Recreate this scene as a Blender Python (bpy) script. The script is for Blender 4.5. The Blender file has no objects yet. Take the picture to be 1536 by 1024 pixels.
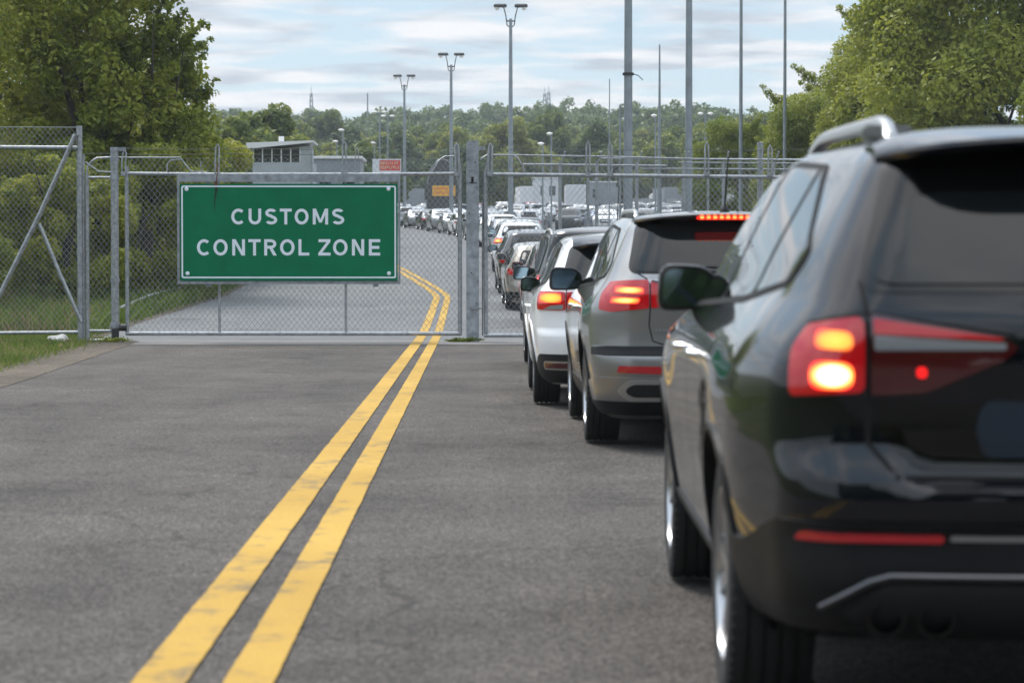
import bpy, bmesh, math, random
import numpy as np
from mathutils import Vector, Matrix
from mathutils.bvhtree import BVHTree
from mathutils.geometry import delaunay_2d_cdt
from mathutils.interpolate import poly_3d_calc
R = math.radians
PI = math.pi
rng = np.random.default_rng(7)
random.seed(11)
scene = bpy.context.scene
HAZE = 0.0003
COL = scene.collection

# ------------------------------------------------------------------ materials
def new_mat(name):
    m = bpy.data.materials.new(name); m.use_nodes = True
    nt = m.node_tree; nt.nodes.clear()
    out = nt.nodes.new('ShaderNodeOutputMaterial')
    b = nt.nodes.new('ShaderNodeBsdfPrincipled')
    nt.links.new(b.outputs[0], out.inputs[0])
    return m, nt, b, out
def N(nt, typ, **kw):
    n = nt.nodes.new(typ)
    for k, v in kw.items():
        if k.startswith('i_'):
            key = k[2:]
            n.inputs[int(key) if key.isdigit() else key.replace('_', ' ')].default_value = v
        else: setattr(n, k, v)
    return n
def ramp(nt, fac, stops, interp='LINEAR'):
    r = nt.nodes.new('ShaderNodeValToRGB'); r.color_ramp.interpolation = interp
    els = r.color_ramp.elements
    while len(els) < len(stops): els.new(0.5)
    for e, (p, c) in zip(els, stops):
        e.position = p; e.color = (*c, 1) if len(c) == 3 else c
    nt.links.new(fac, r.inputs[0]); return r.outputs[0]
def simple(name, col, rough=.5, metal=0, coat=0, spec=.5, noise=0, nscale=8, bump=0, bscale=200, emit=None, estr=0, coord='Object', coatr=.03):
    m, nt, b, out = new_mat(name)
    b.inputs['Base Color'].default_value = (*col, 1)
    b.inputs['Roughness'].default_value = rough
    b.inputs['Metallic'].default_value = metal
    b.inputs['Coat Weight'].default_value = coat
    b.inputs['Coat Roughness'].default_value = coatr
    b.inputs['Specular IOR Level'].default_value = spec
    if noise or bump:
        tc = N(nt, 'ShaderNodeTexCoord')
    if noise:
        n = N(nt, 'ShaderNodeTexNoise', i_Scale=nscale, i_Detail=6.0, i_Roughness=.65)
        nt.links.new(tc.outputs[coord], n.inputs[0])
        lo = tuple(max(0, c*(1-noise)) for c in col); hi = tuple(min(1, c*(1+noise)) for c in col)
        nt.links.new(ramp(nt, n.outputs[0], [(.3, lo), (.7, hi)]), b.inputs['Base Color'])
        rr = N(nt, 'ShaderNodeMapRange', i_1=.3, i_2=.7, i_3=rough*.85, i_4=min(1, rough*1.2))
        nt.links.new(n.outputs[0], rr.inputs[0]); nt.links.new(rr.outputs[0], b.inputs['Roughness'])
    if bump:
        n2 = N(nt, 'ShaderNodeTexNoise', i_Scale=bscale, i_Detail=3.0)
        nt.links.new(tc.outputs[coord], n2.inputs[0])
        bp = N(nt, 'ShaderNodeBump', i_Strength=bump, i_Distance=.005)
        nt.links.new(n2.outputs[0], bp.inputs['Height']); nt.links.new(bp.outputs[0], b.inputs['Normal'])
    if emit:
        b.inputs['Emission Color'].default_value = (*emit, 1); b.inputs['Emission Strength'].default_value = estr
    return m
def paint(name, col, metal=.0, rough=.35, coat=1.0, spec=.5, dust=.55, cior=1.5):
    m, nt, b, out = new_mat(name)
    b.inputs['Coat IOR'].default_value = cior
    tc = N(nt, 'ShaderNodeTexCoord')
    b.inputs['Metallic'].default_value = metal
    b.inputs['Roughness'].default_value = rough
    b.inputs['Coat Weight'].default_value = coat; b.inputs['Specular IOR Level'].default_value = spec
    # road dust low on the body, a real film that lies thicker near the sills
    sp = N(nt, 'ShaderNodeSeparateXYZ'); nt.links.new(tc.outputs['Object'], sp.inputs[0])
    n = N(nt, 'ShaderNodeTexNoise', i_Scale=3.0, i_Detail=8.0, i_Roughness=.7); nt.links.new(tc.outputs['Object'], n.inputs[0])
    mr = N(nt, 'ShaderNodeMapRange', i_1=.9, i_2=.25, i_3=0.0, i_4=dust); nt.links.new(sp.outputs[2], mr.inputs[0])
    mu = N(nt, 'ShaderNodeMath', operation='MULTIPLY'); nt.links.new(mr.outputs[0], mu.inputs[0]); nt.links.new(n.outputs[0], mu.inputs[1])
    mx = N(nt, 'ShaderNodeMix', data_type='RGBA'); mx.inputs[6].default_value = (*col, 1); mx.inputs[7].default_value = (.13, .12, .105, 1)
    nt.links.new(mu.outputs[0], mx.inputs[0]); nt.links.new(mx.outputs[2], b.inputs['Base Color'])
    cr = N(nt, 'ShaderNodeMapRange', i_1=0.0, i_2=.5, i_3=.03, i_4=.35); nt.links.new(mu.outputs[0], cr.inputs[0]); nt.links.new(cr.outputs[0], b.inputs['Coat Roughness'])
    return m
def lamp_mat(name, stops, strength):
    """lit lamp: bright core fading to its rim colour"""
    m, nt, b, out = new_mat(name)
    tc = N(nt, 'ShaderNodeTexCoord'); 
    v = N(nt, 'ShaderNodeVectorMath', operation='SUBTRACT'); v.inputs[1].default_value = (.5, .5, .5)
    nt.links.new(tc.outputs['Generated'], v.inputs[0])
    w = N(nt, 'ShaderNodeVectorMath', operation='MULTIPLY'); w.inputs[1].default_value = (1, 0, 1); nt.links.new(v.outputs[0], w.inputs[0])
    l = N(nt, 'ShaderNodeVectorMath', operation='LENGTH'); nt.links.new(w.outputs[0], l.inputs[0])
    c = ramp(nt, l.outputs['Value'], stops)
    b.inputs['Base Color'].default_value = (.3, .01, .01, 1)
    nt.links.new(c, b.inputs['Emission Color']); b.inputs['Emission Strength'].default_value = strength
    b.inputs['Coat Weight'].default_value = 1
    return m

M = {}
M['black_paint'] = paint('black_paint', (.0025, .0032, .006), 0, .25, spec=.05, dust=.04, cior=1.5)
M['grey_paint'] = paint('grey_paint', (.30, .30, .30), .78, .32)
M['white_paint'] = paint('white_paint', (.90, .90, .90), 0, .4, dust=.3)
M['dark_paint'] = paint('dark_paint', (.02, .021, .024), .3, .3)
M['silver_paint'] = paint('silver_paint', (.46, .47, .48), .65, .36)
M['champagne_paint'] = paint('champagne_paint', (.40, .36, .31), .7, .35)
M['red_paint'] = paint('red_paint', (.20, .022, .014), .3, .35)
M['blue_paint'] = paint('blue_paint', (.03, .06, .14), .4, .35)
M['glass'] = simple('dark_glass', (.008, .010, .011), .02, 0, 0, .5)
M['plastic'] = simple('black_plastic', (.014, .014, .015), .55, spec=.25, bump=.15, bscale=900)
M['trim_black'] = simple('gloss_black_trim', (.003, .003, .003), .12, 0, .6, .2)
M['mirror_shell'] = simple('mirror_shell', (.012, .012, .013), .2, 0, 1)
M['frame_black'] = simple('frame_black', (.004, .004, .004), .6, spec=.15)
M['chrome'] = simple('chrome', (.62, .62, .62), .14, 1)
M['satin'] = simple('satin_metal', (.42, .42, .42), .32, .9)
M['cladding'] = simple('dark_cladding', (.007, .0075, .0085), .42, spec=.22, noise=.25, nscale=5, bump=.1, bscale=700)
M['gap'] = simple('panel_gap', (.003, .003, .003), .9)
M['tyre'] = simple('tyre_rubber', (.018, .018, .018), .78, noise=.3, nscale=14, bump=.4, bscale=160)
M['alloy'] = simple('alloy', (.52, .52, .53), .25, .9)
M['alloy_dark'] = simple('alloy_dark', (.05, .05, .05), .5, .6)
M['lens'] = simple('red_lens', (.36, .004, .008), .10, 0, 1, .4, emit=(.8, .0, .008), estr=.09)
M['lens_dark'] = simple('dark_red_lens', (.06, .002, .004), .12, 0, 1, .6)
M['lens_clear'] = simple('clear_lens', (.35, .36, .38), .12, .4, 1)
M['reflector'] = simple('red_reflector', (.40, .006, .012), .22, 0, 1, emit=(.5, 0, .01), estr=.0)
M['mirror_glass'] = simple('mirror_glass', (.16, .23, .27), .04, 1, 0)
M['plate_blue'] = simple('blue_plate', (.008, .018, .032), .3, 0, .5)
M['satin_dark'] = simple('dark_satin_metal', (.14, .14, .145), .35, .9)
M['plate'] = simple('licence_plate_metal', (.38, .40, .42), .4)
M['plate_ink'] = simple('plate_ink', (.02, .02, .03), .5)
M['brake'] = lamp_mat('brake_lamp', [(0, (1, .95, .7)), (.28, (1, .85, .45)), (.40, (1, .25, .04)), (.55, (.8, .01, .01))], 3.0)
M['amber'] = lamp_mat('amber_lamp', [(0, (1, .50, .05)), (.34, (1, .36, .02)), (.55, (.9, .03, .01))], 1.3)
M['brake_orange'] = lamp_mat('warm_brake_lamp', [(0, (1, .62, .2)), (.3, (1, .3, .04)), (.5, (.85, .02, .01))], 1.7)
M['led'] = simple('led_row', (.4, .01, .01), .3, emit=(1, .16, .04), estr=4.0)
M['led_soft'] = simple('led_lens', (.3, .01, .01), .3, emit=(1, .02, .01), estr=.7)
M['spot'] = simple('red_spot', (.4, .01, .01), .3, emit=(1, .01, .01), estr=.9)
M['headlamp'] = simple('headlamp', (.5, .52, .55), .1, .3, 1)

# ------------------------------------------------------------------ object helpers
def link(o, parent=None):
    COL.objects.link(o)
    if parent is not None: o.parent = parent
    return o
def mesh_obj(name, verts, faces, mats, parent=None, smooth=False, sharp=None, midx=None):
    me = bpy.data.meshes.new(name)
    me.from_pydata([tuple(v) for v in verts], [], [tuple(f) for f in faces])
    if not isinstance(mats, (list, tuple)): mats = [mats]
    for m in mats: me.materials.append(m)
    if midx is not None: me.polygons.foreach_set('material_index', midx)
    if smooth:
        me.polygons.foreach_set('use_smooth', [True]*len(me.polygons))
        if sharp is not None: me.set_sharp_from_angle(angle=R(sharp))
    me.update()
    return link(bpy.data.objects.new(name, me), parent)
def bm_obj(name, bm, mats, parent=None, smooth=False, sharp=None):
    me = bpy.data.meshes.new(name); bm.to_mesh(me); bm.free()
    if not isinstance(mats, (list, tuple)): mats = [mats]
    for m in mats: me.materials.append(m)
    if smooth:
        me.polygons.foreach_set('use_smooth', [True]*len(me.polygons))
        if sharp is not None: me.set_sharp_from_angle(angle=R(sharp))
    return link(bpy.data.objects.new(name, me), parent)
def empty(name, loc=(0, 0, 0), rz=0):
    o = bpy.data.objects.new(name, None); o.location = loc; o.rotation_euler = (0, 0, rz)
    o.empty_display_size = .2
    return link(o)
def tag(o, label=None, cat=None, group=None, kind=None):
    if label: o['label'] = label
    if cat: o['category'] = cat
    if group: o['group'] = group
    if kind: o['kind'] = kind
    return o
KIDS = {}
def copy_tree(o, parent=None):
    c = o.copy(); COL.objects.link(c)
    if parent is not None: c.parent = parent; c.matrix_parent_inverse = o.matrix_parent_inverse
    for ch in list(o.children): copy_tree(ch, c)
    return c
class MB:
    """collects shapes into one mesh"""
    def __init__(s): s.v = []; s.f = []; s.mi = []
    def add(s, verts, faces, mi=0):
        b = len(s.v); s.v += [tuple(v) for v in verts]; s.f += [tuple(i+b for i in f) for f in faces]; s.mi += [mi]*len(faces); return s
    def box(s, x0, x1, y0, y1, z0, z1, mi=0, bev=0):
        if bev:
            bm = bmesh.new(); bmesh.ops.create_cube(bm, size=1)
            for v in bm.verts: v.co = Vector(((x0+x1)/2+v.co.x*(x1-x0), (y0+y1)/2+v.co.y*(y1-y0), (z0+z1)/2+v.co.z*(z1-z0)))
            bmesh.ops.bevel(bm, geom=bm.edges[:], offset=bev, segments=2, affect='EDGES')
            bm.verts.index_update()
            s.add([v.co for v in bm.verts], [[v.index for v in f.verts] for f in bm.faces], mi); bm.free(); return s
        v = [(x, y, z) for z in (z0, z1) for y in (y0, y1) for x in (x0, x1)]
        return s.add(v, [(0,2,3,1),(4,5,7,6),(0,1,5,4),(2,6,7,3),(0,4,6,2),(1,3,7,5)], mi)
    def tube(s, pts, r, n=10, caps=True, mi=0):
        pts = [Vector(p) for p in pts]; rs = r if isinstance(r, (list, tuple)) else [r]*len(pts)
        vs = []; fs = []; up = None
        for i, p in enumerate(pts):
            d = (pts[min(i+1, len(pts)-1)]-pts[max(i-1, 0)]).normalized()
            if up is None:
                up = Vector((0, 0, 1)) if abs(d.z) < .9 else Vector((0, 1, 0))
            a = d.cross(up).normalized(); b_ = a.cross(d).normalized(); up = b_
            for k in range(n):
                t = 2*PI*k/n; vs.append(p+rs[i]*(math.cos(t)*a+math.sin(t)*b_))
        for i in range(len(pts)-1):
            for k in range(n):
                fs.append((i*n+k, i*n+(k+1) % n, (i+1)*n+(k+1) % n, (i+1)*n+k))
        if caps: fs += [tuple(range(n))[::-1], tuple((len(pts)-1)*n+k for k in range(n))]
        return s.add(vs, fs, mi)
    def lathe(s, prof, n, axis='x', c=(0, 0, 0), mi=0, close=False):
        """prof: list of (radius, along)"""
        vs = []
        for (r, a) in prof:
            for k in range(n):
                t = 2*PI*k/n; p, q = r*math.cos(t), r*math.sin(t)
                if axis == 'x': vs.append((c[0]+a, c[1]+p, c[2]+q))
                elif axis == 'y': vs.append((c[0]+p, c[1]+a, c[2]+q))
                else: vs.append((c[0]+p, c[1]+q, c[2]+a))
        fs = []
        m = len(prof)
        for i in range(m-1 if not close else m):
            j = (i+1) % m
            for k in range(n): fs.append((i*n+k, i*n+(k+1) % n, j*n+(k+1) % n, j*n+k))
        return s.add(vs, fs, mi)
    def build(s, name, mats, parent=None, smooth=False, sharp=35):
        return mesh_obj(name, s.v, s.f, mats, parent, smooth, sharp if smooth else None, s.mi)

def pchip(xs, ys, x):
    xs = np.asarray(xs, float); ys = np.asarray(ys, float); x = np.clip(np.asarray(x, float), xs[0], xs[-1])
    h = np.diff(xs); d = np.diff(ys)/h; m = np.zeros_like(xs)
    m[0] = d[0]; m[-1] = d[-1]
    for i in range(1, len(xs)-1):
        if d[i-1]*d[i] > 0:
            w1 = 2*h[i]+h[i-1]; w2 = h[i]+2*h[i-1]; m[i] = (w1+w2)/(w1/d[i-1]+w2/d[i])
    k = np.clip(np.searchsorted(xs, x, side='right')-1, 0, len(h)-1)
    t = (x-xs[k])/h[k]
    return (2*t**3-3*t**2+1)*ys[k]+(t**3-2*t**2+t)*h[k]*m[k]+(-2*t**3+3*t**2)*ys[k+1]+(t**3-t**2)*h[k]*m[k+1]
def sstep(a, b, x):
    t = np.clip((np.asarray(x, float)-a)/(b-a), 0, 1); return t*t*(3-2*t)
def round_poly(p, r, n=5):
    out = []; m = len(p)
    for i in range(m):
        a, b, c = Vector(p[i-1]), Vector(p[i]), Vector(p[(i+1) % m])
        rr = r[i] if isinstance(r, (list, tuple)) else r
        if rr <= 0: out.append(tuple(b)); continue
        u = (a-b); w = (c-b); lu, lw = u.length, w.length
        u /= lu; w /= lw
        d = min(rr, lu*.48, lw*.48)
        p0 = b+u*d; p1 = b+w*d
        for k in range(n+1):
            t = k/n; out.append(tuple((1-t)**2*p0+2*t*(1-t)*b+t*t*p1))
    return out
def resample(p, res):
    out = []
    m = len(p)
    for i in range(m):
        a, b = Vector(p[i]), Vector(p[(i+1) % m]); L = (b-a).length
        if L < 1e-6: continue
        k = max(1, int(math.ceil(L/res)))
        for j in range(k): out.append(tuple(a+(b-a)*j/k))
    return out
def inside(p, x, y):
    c = False; m = len(p); j = m-1
    for i in range(m):
        if (p[i][1] > y) != (p[j][1] > y) and x < (p[j][0]-p[i][0])*(y-p[i][1])/(p[j][1]-p[i][1])+p[i][0]: c = not c
        j = i
    return c
# ------------------------------------------------------------------ vehicles
SUV = dict(L=4.66, H=1.65, wb=2.80, ry=.02, wr=.362, tw=.235, track=.80,
  # z, rear inset, front inset, half width, rear corner radius, front corner radius
  st=[(.20, .20, .30, .78, .18, .30), (.26, .09, .16, .86, .26, .38), (.34, .035, .07, .90, .30, .42), (.46, .012, .03, .915, .31, .44),
      (.575, .0, .0, .925, .31, .45), (.625, .004, .0, .928, .31, .45), (.66, .03, .0, .93, .30, .45), (.70, .062, .01, .932, .30, .46), (.80, .066, .03, .934, .30, .48),
      (.90, .062, .10, .934, .30, .52), (.96, .060, .22, .930, .30, .55), (1.00, .060, .42, .916, .30, .55), (1.05, .062, .80, .890, .30, .50), (1.10, .070, 1.08, .855, .29, .46),
      (1.16, .095, 1.20, .822, .29, .40), (1.30, .175, 1.42, .768, .27, .36), (1.45, .270, 1.72, .708, .25, .32), (1.53, .325, 1.93, .670, .23, .30), (1.575, .365, 2.10, .635, .21, .28), (1.605, .42, 2.28, .595, .2, .28)],
  crown=.045, bowr=.085, bowf=.16, drop_r=.03, drop_f=.02, flare=.022)
def spec(base, **kw):
    d = dict(base); d.update(kw); return d
HATCH = spec(SUV, L=4.35, H=1.50, wb=2.62, wr=.335, tw=.22, track=.77, flare=.018,
  st=[(.18, .16, .28, .76, .18, .30), (.25, .06, .14, .83, .26, .38), (.34, .02, .05, .865, .30, .42), (.48, .0, .0, .885, .30, .44),
      (.56, .005, .0, .89, .30, .45), (.62, .03, .0, .895, .30, .45), (.68, .045, .02, .898, .30, .46), (.78, .05, .08, .898, .30, .50),
      (.86, .052, .22, .892, .30, .54), (.92, .056, .50, .875, .29, .52), (.97, .062, .85, .85, .29, .48), (1.03, .085, 1.05, .82, .28, .42),
      (1.15, .16, 1.28, .775, .26, .36), (1.30, .27, 1.60, .715, .24, .32), (1.39, .345, 1.85, .67, .22, .30), (1.43, .39, 2.0, .64, .2, .28), (1.457, .44, 2.15, .60, .2, .28)])
BOXY = spec(SUV, L=4.60, H=1.72, wr=.365,
  st=[(.22, .16, .28, .78, .16, .30), (.28, .06, .14, .86, .22, .38), (.36, .02, .05, .90, .25, .40), (.50, .0, .0, .92, .25, .42),
      (.60, .0, .0, .925, .25, .42), (.66, .04, .0, .93, .24, .42), (.80, .05, .03, .932, .24, .44),
      (.92, .048, .08, .932, .24, .46), (1.00, .048, .22, .925, .24, .46), (1.05, .05, .60, .905, .24, .44), (1.10, .055, 1.05, .875, .23, .42),
      (1.16, .07, 1.18, .855, .22, .38), (1.30, .11, 1.34, .815, .21, .34), (1.48, .165, 1.60, .765, .2, .30), (1.59, .20, 1.80, .725, .18, .28), (1.64, .24, 1.95, .69, .17, .26), (1.672, .30, 2.1, .65, .17, .26)], drop_r=.01)
SEDAN = spec(SUV, L=4.65, H=1.45, wb=2.72, wr=.33, tw=.215, track=.77, flare=.015, crown=.035,
  st=[(.18, .18, .28, .76, .18, .30), (.25, .07, .14, .83, .26, .38), (.34, .02, .05, .87, .30, .42), (.48, .0, .0, .89, .30, .44),
      (.60, .01, .0, .895, .30, .45), (.70, .03, .02, .90, .30, .46), (.80, .035, .10, .897, .30, .50), (.88, .04, .28, .885, .30, .52),
      (.93, .10, .60, .87, .30, .50), (.97, .40, .95, .84, .32, .45), (1.02, .62, 1.12, .80, .30, .40), (1.15, .88, 1.35, .75, .28, .36),
      (1.28, 1.15, 1.65, .695, .26, .32), (1.35, 1.35, 1.88, .65, .24, .30), (1.385, 1.5, 2.02, .62, .22, .28), (1.41, 1.65, 2.2, .58, .2, .26)], drop_r=0, drop_f=0)

class Car:
    def __init__(s, sp, lod=0):
        s.sp = sp; s.lod = lod
        nr, nc, ns, nf = ((16, 16, 56, 12), (7, 7, 20, 6))[lod > 0]
        st = np.array(sp['st']); L = sp['L']; zt = st[-1, 0]
        zs = np.unique(np.concatenate([np.linspace(st[0, 0], zt, (60, 24)[lod > 0]), st[:, 0]])) if lod == 0 else np.unique(np.concatenate([st[::1, 0]]))
        rows = [(z, *[float(pchip(st[:, 0], st[:, c], z)) for c in range(1, 6)], 0) for z in zs]
        last = rows[-1]
        for k in ((.05, .12, .2, .3, .42, .56, .72, .88, .985) if lod == 0 else (.12, .3, .6, .97)):
            z = zt+sp['crown']*(1-(1-k)**2.2)
            w = last[3]*(1-k); ry = last[1]+k*last[3]*.9; fy = last[2]+k*last[3]*.9
            rows.append((z, ry, fy, w, last[4]*(1-k)+.001, last[5]*(1-k)+.001, 1))
        rings = []
        for (z, ry, fy, w, rr, rf, top) in rows:
            y0 = -L/2+ry; y1 = L/2-fy
            rr = min(rr, w*.95, (y1-y0)*.45); rf = min(rf, w*.95, (y1-y0)*.45)
            h = [(x, y0) for x in np.linspace(0, w-rr, nr, endpoint=False)]
            for t in np.linspace(0, PI/2, nc, endpoint=False): h.append((w-rr+rr*math.sin(t), y0+rr-rr*math.cos(t)))
            for y in np.linspace(y0+rr, y1-rf, ns, endpoint=False): h.append((w, y))
            for t in np.linspace(0, PI/2, nc, endpoint=False): h.append((w-rf+rf*math.cos(t), y1-rf+rf*math.sin(t)))
            for x in np.linspace(w-rf, 0, nf+1): h.append((x, y1))
            full = h+[(-x, y) for (x, y) in h[-2:0:-1]]
            rings.append([(x, y, z) for x, y in full])
        A = np.array(rings)
        A = s.deform(A)
        nring, m = A.shape[:2]
        vs = [tuple(v) for v in A.reshape(-1, 3)]
        fs = []
        for i in range(nring-1):
            for k in range(m):
                fs.append((i*m+k, i*m+(k+1) % m, (i+1)*m+(k+1) % m, (i+1)*m+k))
        # floor and roof strips closed with quads across the mirror line
        def cap(base, flip):
            half = m//2
            for k in range(half):
                a, b = k, k+1; c, d = (m-k-1) % m, (m-k) % m
                q = [base+a, base+b, base+c, base+d]
                q = list(dict.fromkeys(q))
                if len(q) > 2: fs.append(tuple(q[::-1] if flip else q))
        cap(0, True); cap((nring-1)*m, False)
        s.v, s.f = vs, fs
        s.bvh = BVHTree.FromPolygons([Vector(v) for v in vs], fs)
        me = bpy.data.meshes.new('tmp'); me.from_pydata(vs, [], fs); me.update()
        s.vn = [v.normal.copy() for v in me.vertices]
        bpy.data.meshes.remove(me)
    def deform(s, A):
        sp = s.sp; L = sp['L']; x, y, z = A[..., 0].copy(), A[..., 1].copy(), A[..., 2].copy()
        hi = sstep(1.0, sp['H'], z)
        x *= 1-.055*np.abs(y/(L/2))**4-.05*hi*sstep(0, L/2, -y)
        y += -sp['bowr']*(1-(x/.93)**2)*sstep(L/2-1.1, L/2-.1, -y)*(1-.35*hi)+sp['bowr']*.5*sstep(L/2-1.1, L/2-.1, -y)
        y += sp['bowf']*(1-(x/.93)**2)*sstep(L/2-1.6, L/2-.1, y)-sp['bowf']*.5*sstep(L/2-1.6, L/2-.1, y)
        for wy in (-sp['wb']/2+sp['ry'], sp['wb']/2+sp['ry']):
            x += np.sign(x)*sp['flare']*np.exp(-((y-wy)/.48)**2)*sstep(.35, .6, z)*(1-sstep(.82, 1.02, z))
        x -= np.sign(x)*.018*np.exp(-((z-.56)/.11)**2)*np.exp(-((y-.0)/.75)**4)*sstep(.7, .85, np.abs(x))
        if sp.get('gate'): y += .054*np.clip((.80-z)/.095, 0, 1)*sstep(.692, .716, z)*(1-sstep(.53, .60, np.abs(x)))*(y < 0)
        x *= 1-sp.get('rtap', 0)*sstep(L/2-.62, L/2, -y)
        z += -hi*(sp['drop_r']*sstep(0, L/2, -y)+sp['drop_f']*sstep(-.2, 1.2, y))
        return np.stack([x, y, z], -1)
    def hit(s, o, d):
        loc, nor, idx, dist = s.bvh.ray_cast(Vector(o), Vector(d))
        if loc is None: return None
        f = s.f[idx]; co = [Vector(s.v[i]) for i in f]
        w = poly_3d_calc(co, loc); n = Vector((0, 0, 0))
        for wi, i in zip(w, f): n += wi*s.vn[i]
        if n.length < 1e-6: n = nor
        n.normalize()
        if n.dot(Vector(d)) > 0: n = -n
        return loc, n
    XC, RC = .63, .30
    def to3(s, mode, u, v):
        L = s.sp['L']
        if mode == 'left': h = s.hit((-3, u, v), (1, 0, 0))
        elif mode == 'right': h = s.hit((3, u, v), (-1, 0, 0))
        elif mode == 'rear': h = s.hit((u, -L/2-3, v), (0, 1, 0))
        elif mode == 'front': h = s.hit((u, L/2+3, v), (0, -1, 0))
        elif mode == 'top': h = s.hit((u, v, 4), (0, 0, -1))
        elif mode == 'wrap':        # u runs round the tail: negative to the left
            sg = -1 if u < 0 else 1; a = abs(u); XC, RC = s.XC, s.RC; yc = -L/2+.36
            if a <= XC: h = s.hit((u, -L/2-3, v), (0, 1, 0))
            elif a <= XC+RC*PI/2:
                t = (a-XC)/RC; dx, dy = math.sin(t)*sg, -math.cos(t)
                h = s.hit((sg*XC+3*dx, yc+3*dy, v), (-dx, -dy, 0))
            else: h = s.hit((sg*3, yc+(a-XC-RC*PI/2), v), (-sg, 0, 0))
        return h
    def ucorner(s, y):      # unrolled coordinate of a point on the flank at local y
        return s.XC+s.RC*PI/2+(y-(-s.sp['L']/2+.36))
    def patch(s, name, poly, mode, mat, parent, off=.004, rim=.012, res=.035, rnd=.02, mirror=False):
        if rnd: poly = round_poly(poly, rnd)
        if mirror: poly = [(-a, b) for a, b in poly][::-1]
        if s.lod: res = max(res, .14)
        bp = resample(poly, res); nb = len(bp)
        xs = [p[0] for p in bp]; ys = [p[1] for p in bp]
        g = res*1.15; ins = []
        gx = np.arange(min(xs)+g*.5, max(xs), g); gy = np.arange(min(ys)+g*.5, max(ys), g)
        bpa = np.array(bp)
        for a in gx:
            for b in gy:
                if inside(bp, a, b) and np.min(np.hypot(bpa[:, 0]-a, bpa[:, 1]-b)) > res*.45: ins.append((a, b))
        pts = [Vector(p) for p in bp]+[Vector(p) for p in ins]
        r = delaunay_2d_cdt(pts, [(i, (i+1) % nb) for i in range(nb)], [], 1, 1e-6)
        v2, fs = r[0], r[2]
        v3 = []; nn = []
        for p in v2:
            h = s.to3(mode, p.x, p.y)
            if h is None:
                h = s.to3(mode, p.x*.99, p.y*.99) or (Vector((0, 0, -1)), Vector((0, 0, 1)))
            v3.append(h[0]+h[1]*off); nn.append(h[1])
        faces = []
        ec = {}
        for f in fs:
            f = list(f)
            a, b, c = [v3[i] for i in f[:3]]
            if (b-a).cross(c-a).dot(nn[f[0]]) < 0: f = f[::-1]
            faces.append(tuple(f))
            for i in range(len(f)):
                e = (f[i], f[(i+1) % len(f)]); ec[e] = ec.get(e, 0)+1
        nf0 = len(faces)
        if rim:
            nv = len(v3); mp = {}
            for (a, b) in [e for e in ec if (e[1], e[0]) not in ec]:
                for i in (a, b):
                    if i not in mp: mp[i] = len(v3); v3.append(v3[i]-nn[i]*(off+rim)); nn.append(nn[i])
                faces.append((a, mp[a], mp[b], b))
        me = bpy.data.meshes.new(name); me.from_pydata([tuple(v) for v in v3], [], faces)
        me.materials.append(mat)
        me.polygons.foreach_set('use_smooth', [i < nf0 for i in range(len(me.polygons))])
        me.update()
        cn = []
        for p in me.polygons:
            for vi in p.vertices:
                cn.append(tuple(nn[vi]) if p.index < nf0 else tuple(p.normal))
        me.normals_split_custom_set(cn)
        return link(bpy.data.objects.new(name, me), parent)
    def strip(s, name, pts, mode, w, mat, parent, off=.0015, mb=None, closed=False, height=0):
        pts = [Vector(p) for p in pts]
        if closed: pts.append(pts[0])
        dense = [pts[0]]
        for a, b in zip(pts, pts[1:]):
            k = max(1, int((b-a).length/(.03 if s.lod == 0 else .15)))
            for j in range(1, k+1): dense.append(a+(b-a)*j/k)
        vs = []; fs = []
        for i, p in enumerate(dense):
            d = dense[min(i+1, len(dense)-1)]-dense[max(0, i-1)]; d.normalize(); n2 = Vector((-d.y, d.x))*w/2
            row = []
            for q in (p+n2, p-n2):
                h = s.to3(mode, q.x, q.y)
                if h is None: row = None; break
                row.append(h[0]+h[1]*off)
            if row is None: continue
            vs += row
        for i in range(len(vs)//2-1):
            fs.append((2*i, 2*i+1, 2*i+3, 2*i+2))
        if mb is not None: mb.add(vs, fs); return
        return mesh_obj(name, vs, fs, mat, parent, True)
    def rail(s, name, pts, mode, r, mat, parent, off=.0, n=8):
        """a bar that follows the skin"""
        P = []
        pts = [Vector(p) for p in pts]
        for a, b in zip(pts, pts[1:]):
            k = max(1, int((b-a).length/.06))
            for j in range(k): P.append(a+(b-a)*j/k)
        P.append(pts[-1]); out = []
        for p in P:
            h = s.to3(mode, p.x, p.y)
            if h: out.append(h[0]+h[1]*off)
        return MB().tube(out, r, n).build(name, mat, parent, True)

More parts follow.
